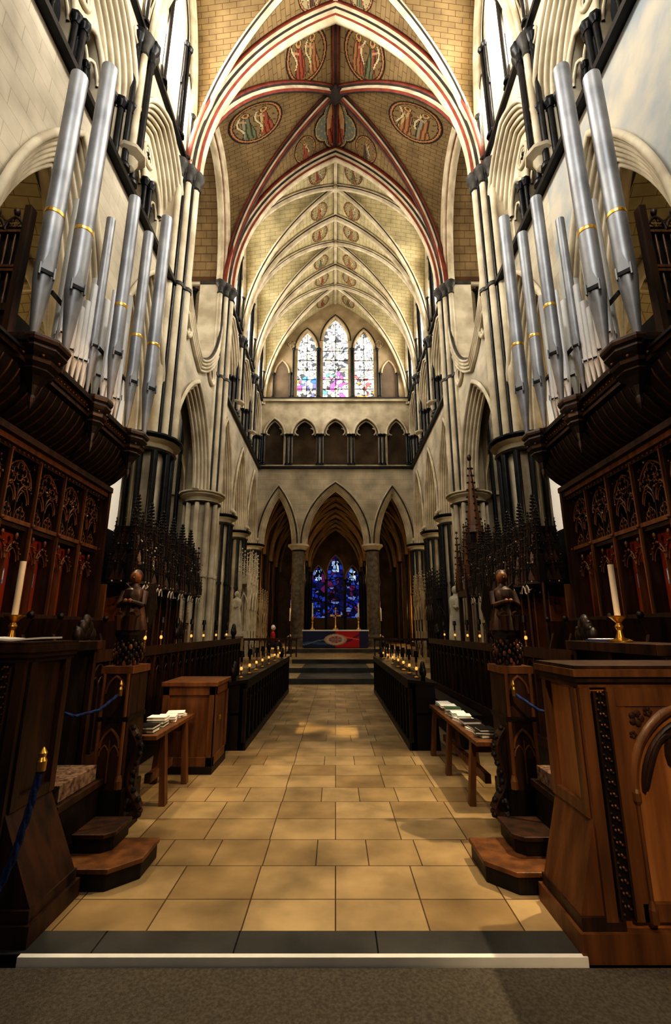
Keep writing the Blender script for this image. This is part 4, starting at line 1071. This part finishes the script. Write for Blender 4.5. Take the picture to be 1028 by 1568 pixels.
for x in(-1.3,1.3):
    b=B('altar_candlestick'); b.lathe(x,ya+.4,[(.14,1.62),(.14,1.66),(.05,1.75),(.03,2.0),(.07,2.05),(.03,2.1),(.09,2.3),(.09,2.32)],10,'gold'); b.cyl((x,ya+.4,2.32),(x,ya+.4,3.1),.045,.04,8,'wax'); b.build()
for x in(-2.35,2.35):
    b=B('standing_candlestick'); b.lathe(x,24.6,[(.2,.45),(.2,.5),(.05,.6),(.025,1.2),(.05,1.25),(.025,1.3),(.025,2.0),(.1,2.05)],10,'iron'); b.cyl((x,24.6,2.05),(x,24.6,2.7),.03,.03,8,'wax'); b.build()
b=B('altar_rail')
for sg in(-1,1):
    b.box(*sorted((sg*1.7,sg*4.6)),21.6,21.7,1.15,1.25,'oak')
    for k in range(13):
        x=sg*(1.75+k*.235); b.lathe(x,21.65,[(.03,.45),(.03,.6),(.018,.7),(.03,.85),(.018,1.0),(.03,1.15)],6,'oak')
b.build()
b=B('sanctuary_barrier')
for x in(-1.62,1.62): b.cyl((x,15.0,0),(x,15.0,1.05),.022,.022,8,'iron'); b.lathe(x,15.0,[(.05,0),(.05,.02),(.03,.05)],10,'iron'); b.sph((x,15.0,1.07),.04,'brass',8,6)
b.build()
# ------------------------------------------------------------------ chantries / tomb screens
def chantry(name,sg,y0,y1,z0,h,m,dark=False):
    b=B(name); n=3; st=(y1-y0)/n; X=lambda x:sg*x
    xa,xb=4.1,4.6
    b.box(*sorted((X(xa),X(xb))),y0,y1,z0,z0+1.1,m); fr=sideF(sg,xa)
    for i in range(n+1):
        y=y0+i*st
        for xx in(xa+.05,xb-.05):
            b.box(*sorted((X(xx-.05),X(xx+.05))),y-.07,y+.07,z0,z0+h*.62,m); finial(b,X(xx),y,z0+h*.6,h*.4,.15,m,5)
    for i in range(n):
        c=y0+(i+.5)*st; a=st/2-.08
        zs=z0+h*.42
        wallop(b,fr,c-a-.02,c+a+.02,zs,z0+h*.66,[(c,a,zs,zs,h*.17)],m,th=.15,n=7)
        tube(b,fr,c,a,zs,h*.17,.04,m,.02,7); ring(b,fr,c,z0+h*.7,.16,.035,m,0,12,5); quatre(b,fr,c,z0+.55,.22,.03,m,.03)
        tube(b,fr,c,a,z0+h*.66,h*.14,.035,m,.0,6); finial(b,X(xa+.02),c,z0+h*.76,h*.22,.09,m,4)
        for k in(-1,0,1): b.cyl(fr(c+k*a/2,z0+1.1,-.05),fr(c+k*a/2,zs+h*.08,-.05),.02,.02,6,m if not dark else 'iron')
    b.box(*sorted((X(xa),X(xb))),y0,y1,z0+h*.66,z0+h*.68,m)
    we=Fr(lambda a,z,d:(a,y0-d,z),(0,-1,0)); c=X((xa+xb)/2)
    tube(b,we,c,.2,z0+h*.42,h*.15,.035,m,.07,7); fbox(b,we,c-.2,c+.2,z0,z0+1.1,0,.06,m); quatre(b,we,c,z0+.6,.16,.025,m,.08)
    b.build()
chantry('chantry_chapel',-1,22.5,24.8,.45,5.0,'statue'); chantry('parclose_screen',1,19.9,21.4,.45,3.7,'oak_dark',True); chantry('tomb_canopy',1,22.5,24.8,.45,3.9,'stone_warm',True); chantry('canopied_tomb',-1,26.2,28.7,.65,3.2,'stone_warm')
def statue(x,y,z,h,m='statue'):
    b=B('stone_statue'); s=h/1.7
    b.box(x-.3,x+.3,y-.3,y+.3,z,z+.9,'stone_warm'); b.box(x-.35,x+.35,y-.35,y+.35,z+.9,z+1.0,'stone'); z+=1.0
    rows=[]
    for r,hh in((.26,0),(.25,.3),(.20,.8),(.17,1.05),(.22,1.3),(.18,1.42),(.065,1.48),(.06,1.54)):
        rows.append([(x+s*(r+(.012*math.cos(8*t) if hh<1 else 0))*math.cos(t),y+.8*s*(r+(.012*math.cos(8*t) if hh<1 else 0))*math.sin(t),z+hh*s) for t in [2*pi*k/32 for k in range(32)]])
    b.grid(rows,m,True,close=True)
    b.sph((x,y,z+1.64*s),.105*s,m,10,8,sz=1.25)
    for q in(-1,1): b.cyl((x,y+q*.2*s,z+1.36*s),(x-.03,y+q*.26*s,z+1.08*s),.06*s,.05*s,8,m); b.cyl((x-.03,y+q*.26*s,z+1.08*s),(x-.12*math.copysign(1,x),y+q*.05*s,z+1.15*s),.05*s,.035*s,8,m)
    b.build()
statue(-4.2,19.75+.4,.45,1.7); statue(4.25,16.8,.15,1.9)
for sg in(-1,1):
    b=B('transept_screen'); fr=sideF(sg,4.62)
    panelfront(b,fr,13.75,15.04,.0,1.9,'stone_warm','stone_back',.43)
    for k in range(4): finial(b,sg*4.65,13.78+k*.40,1.9,.4,.06,'stone_warm',2)
    b.build()
# ------------------------------------------------------------------ blue rope
def rope(name,pts,r):
    b=B(name)
    P=[V(p) for p in pts]; fine=[]
    for i in range(len(P)-1):
        for k in range(6): fine.append(P[i].lerp(P[i+1],k/6))
    fine.append(P[-1])
    for ph in(0,2.1,4.2):
        q=[p+V((math.cos(i*.9+ph),math.sin(i*.9+ph)*.6,math.sin(i*.9+ph)*.4))*r*.5 for i,p in enumerate(fine)]
        sweep(b,q,(0,1,0),(9,0,0),circ(0,0,r*.62,6),'rope_blue',closed=True)
    b.lathe(P[0].x,P[0].y,[(r*1.2,P[0].z-.02),(r*1.3,P[0].z+.03),(r*.8,P[0].z+.05),(r*1.1,P[0].z+.07),(.004,P[0].z+.1)],10,'brass')
    b.build()
rope('barrier_rope',[(-1.60,2.80,.88),(-1.62,2.78,.68),(-1.66,2.76,.45),(-1.74,2.74,.22),(-1.9,2.7,.04),(-2.1,2.6,.0)],.020)
rope('barrier_rope',[(-1.76,4.06,1.10),(-1.86,3.95,.99),(-2.0,3.85,.96),(-2.2,3.75,1.05)],.014)
rope('barrier_rope',[(1.46,4.06,1.10),(1.6,3.95,.99),(1.8,3.85,.96),(2.1,3.75,1.05)],.014)
# ------------------------------------------------------------------ seated person
def person(x,y,z):
    par=bpy.data.objects.new('seated_person',None); bpy.context.collection.objects.link(par); par.location=(x,y,z)
    def skin(name,vs,es,rs,mt,sub=2):
        me=bpy.data.meshes.new(name); me.from_pydata(vs,es,[]); o=bpy.data.objects.new(name,me); bpy.context.collection.objects.link(o)
        o.modifiers.new('s','SKIN')
        for i,r in enumerate(rs): me.skin_vertices[0].data[i].radius=(r,r) if not isinstance(r,tuple) else r
        me.skin_vertices[0].data[0].use_root=True
        m=o.modifiers.new('u','SUBSURF'); m.levels=sub; m.render_levels=sub
        me.materials.append(MATS[mt]); o.parent=par; return o
    vs=[(0,0,.52),(0,0,.72),(.02,0,.95),(.02,0,1.06),(.03,0,1.12),(.02,.17,.98),(.06,.21,.74),(.28,.16,.68),(.02,-.17,.98),(.06,-.21,.74),(.28,-.16,.68)]
    es=[(0,1),(1,2),(2,3),(3,4),(2,5),(5,6),(6,7),(2,8),(8,9),(9,10)]
    skin('clothed_torso',vs,es,[(.15,.17),(.14,.16),(.13,.17),(.07,.07),(.055,.055),.065,.05,.038,.065,.05,.038],'cloth_red')
    vs=[(0,0,.5),(.05,.1,.5),(.42,.12,.5),(.44,.12,.1),(.58,.12,.05),(.05,-.1,.5),(.42,-.12,.5),(.44,-.12,.1),(.58,-.12,.05)]
    skin('legs',vs,[(0,1),(1,2),(2,3),(3,4),(0,5),(5,6),(6,7),(7,8)],[.13,.10,.075,.05,.04,.10,.075,.05,.04],'cloth_dark')
    b=B('head'); b.sph((.04,0,1.25),.1,'skin',14,10,sz=1.25); b.sph((.02,0,1.275),.107,'hair',14,10,sz=1.18,sx=.95); b.sph((.145,0,1.235),.018,'skin',6,5)
    for q in(-1,1): b.sph((.04,q*.1,1.24),.025,'skin',6,5,sz=1.3); b.sph((.125,q*.035,1.262),.011,'black',6,5)
    b.box(.128,.138,-.022,.022,1.175,1.182,'cloth_red'); b.build(parent=par)
    b=B('hands')
    for q in(-1,1):
        b.sph((.32,q*.14,.66),.04,'skin',8,6,sx=1.3,sz=.6)
        for k in range(4): b.cyl((.35,q*.14+(k-1.5)*.018,.66),(.41-.01*abs(k-1.5),q*.14+(k-1.5)*.02,.63),.009,.007,6,'skin')
        b.cyl((.32,q*.105,.66),(.36,q*.09,.645),.01,.008,6,'skin')
    b.build(parent=par)
    b=B('chair'); b.box(-.22,.24,-.24,.24,.36,.4,'oak')
    for ex in(-.2,.2):
        for ey in(-.21,.21): b.box(ex-.02,ex+.02,ey-.02,ey+.02,0,.36,'oak')
    b.box(-.24,-.2,-.24,.24,.36,.9,'oak'); b.build(parent=par)
person(-3.0,23.0,.45)
# ------------------------------------------------------------------ camera
cam=bpy.data.cameras.new('camera'); co=bpy.data.objects.new('camera',cam); bpy.context.collection.objects.link(co)
cam.sensor_fit='VERTICAL'; cam.sensor_height=36; cam.lens=16.42; cam.clip_end=200
co.location=(0,0,1.6); co.rotation_euler=(math.radians(90+14.2),0,0)
bpy.context.scene.camera=co
# ------------------------------------------------------------------ lights
def area(name,loc,rot,sx,sy,p,c=(1,1,1)):
    l=bpy.data.lights.new(name,'AREA'); l.shape='RECTANGLE'; l.size=sx; l.size_y=sy; l.energy=p; l.color=c
    o=bpy.data.objects.new(name,l); bpy.context.collection.objects.link(o); o.location=loc; o.rotation_euler=rot; return o
def look(o,t): o.rotation_euler=(V(t)-o.location).to_track_quat('-Z','Y').to_euler()
for sg in(-1,1):
    for (y0,y1) in XW:
        if y0==12.7: continue
        o=area('clerestory_daylight',(sg*(WB+.45),(y0+y1)/2,19.8),(0,0,0),4.4,2.9,(1500 if y0>4 else 300) if y0<12 else 540,(1,.985,.95)); o.rotation_euler=(0,sg*pi/2,0)
    o=area('transept_daylight',(sg*12.6,15.45,15.5),(0,0,0),5,4,550,(1,.95,.85)); o.rotation_euler=(0,sg*pi/2,0)
    for y in(7.1,10.8,20,23.7,27.4):
        l=bpy.data.lights.new('aisle_lamp','POINT'); l.energy=80; l.color=(1,.76,.42); l.shadow_soft_size=.25
        o=bpy.data.objects.new('aisle_lamp',l); bpy.context.collection.objects.link(o); o.location=(sg*8.2,y,5.5)
o=area('west_fill_light',(0,-1.9,14),(0,0,0),3.6,6,600,(1,.98,.94)); look(o,(0,14,14))  # added fill behind the camera, standing in for light from the nave
def spot(name,loc,t,e,ang,c,blend=.4,r=.08):
    l=bpy.data.lights.new(name,'SPOT'); l.energy=e; l.spot_size=math.radians(ang); l.color=c; l.spot_blend=blend; l.shadow_soft_size=r
    o=bpy.data.objects.new(name,l); bpy.context.collection.objects.link(o); o.location=loc; look(o,t)
warm=(1,.78,.48)
spot('choir_spotlight',(3.1,4.3,5.6),(.3,4.3,0),760,58,warm,.6,.04)
spot('choir_spotlight',(-3.1,5.2,5.6),(-.2,4.6,0),260,60,warm,.8,.1)
spot('choir_spotlight',(3.5,9.2,4.4),(.5,8.3,0),1100,12,(1,.68,.28),.5)
spot('choir_spotlight',(-3.5,9.2,4.4),(-.75,8.6,0),900,12,(1,.68,.28),.5)
spot('choir_spotlight',(3.2,3.2,4.5),(-4.2,6.5,2.7),800,50,(1,.58,.30),.6)
spot('choir_spotlight',(-3.2,3.2,4.5),(4.2,6.5,2.7),480,50,(1,.60,.34),.6)
spot('choir_spotlight',(2.8,6.0,5.5),(-3.8,10.5,2.6),380,34,(1,.70,.45),.6)  # this lamp and its mirrored twin are added to bring out the canopies
spot('choir_spotlight',(-2.8,6.0,5.5),(3.8,10.5,2.6),380,34,(1,.70,.45),.6)
spot('choir_spotlight',(.6,-1.6,4.6),(2.1,2.9,.7),620,36,(1,.74,.45),.7)  # added unseen lamp behind the camera, warms the south stall end
spot('choir_spotlight',(-.6,-1.6,4.6),(-1.9,4.2,1.2),220,24,(1,.68,.38),.7)
spot('choir_spotlight',(-1.2,3.4,4.5),(-1.75,6.0,.6),120,36,(1,.65,.35),.7)
spot('sanctuary_spotlight',(3.5,20,8),(0,26.8,1),350,30,warm)
spot('sanctuary_spotlight',(3.5,19,8),(-4.3,23.5,2.5),600,40,warm)
for y in(34,41):
    l=bpy.data.lights.new('chapel_lamp','POINT'); l.energy=50; l.color=(1,.62,.26); l.shadow_soft_size=.3
    o=bpy.data.objects.new('chapel_lamp',l); bpy.context.collection.objects.link(o); o.location=(0,y,6)
for sg in(-1,1):
    l=bpy.data.lights.new('chapel_lamp','POINT'); l.energy=90; l.color=(1,.62,.22); l.shadow_soft_size=.3
    o=bpy.data.objects.new('chapel_lamp',l); bpy.context.collection.objects.link(o); o.location=(sg*3.9,32.5,3)
w=bpy.data.worlds.new('world'); bpy.context.scene.world=w; w.use_nodes=True
w.node_tree.nodes['Background'].inputs[0].default_value=(.8,.85,1,1); w.node_tree.nodes['Background'].inputs[1].default_value=.05
vs=bpy.context.scene.view_settings
vs.view_transform='Standard'; vs.exposure=0; vs.gamma=1
try: vs.look='High Contrast'
except Exception as e: print('look',e)
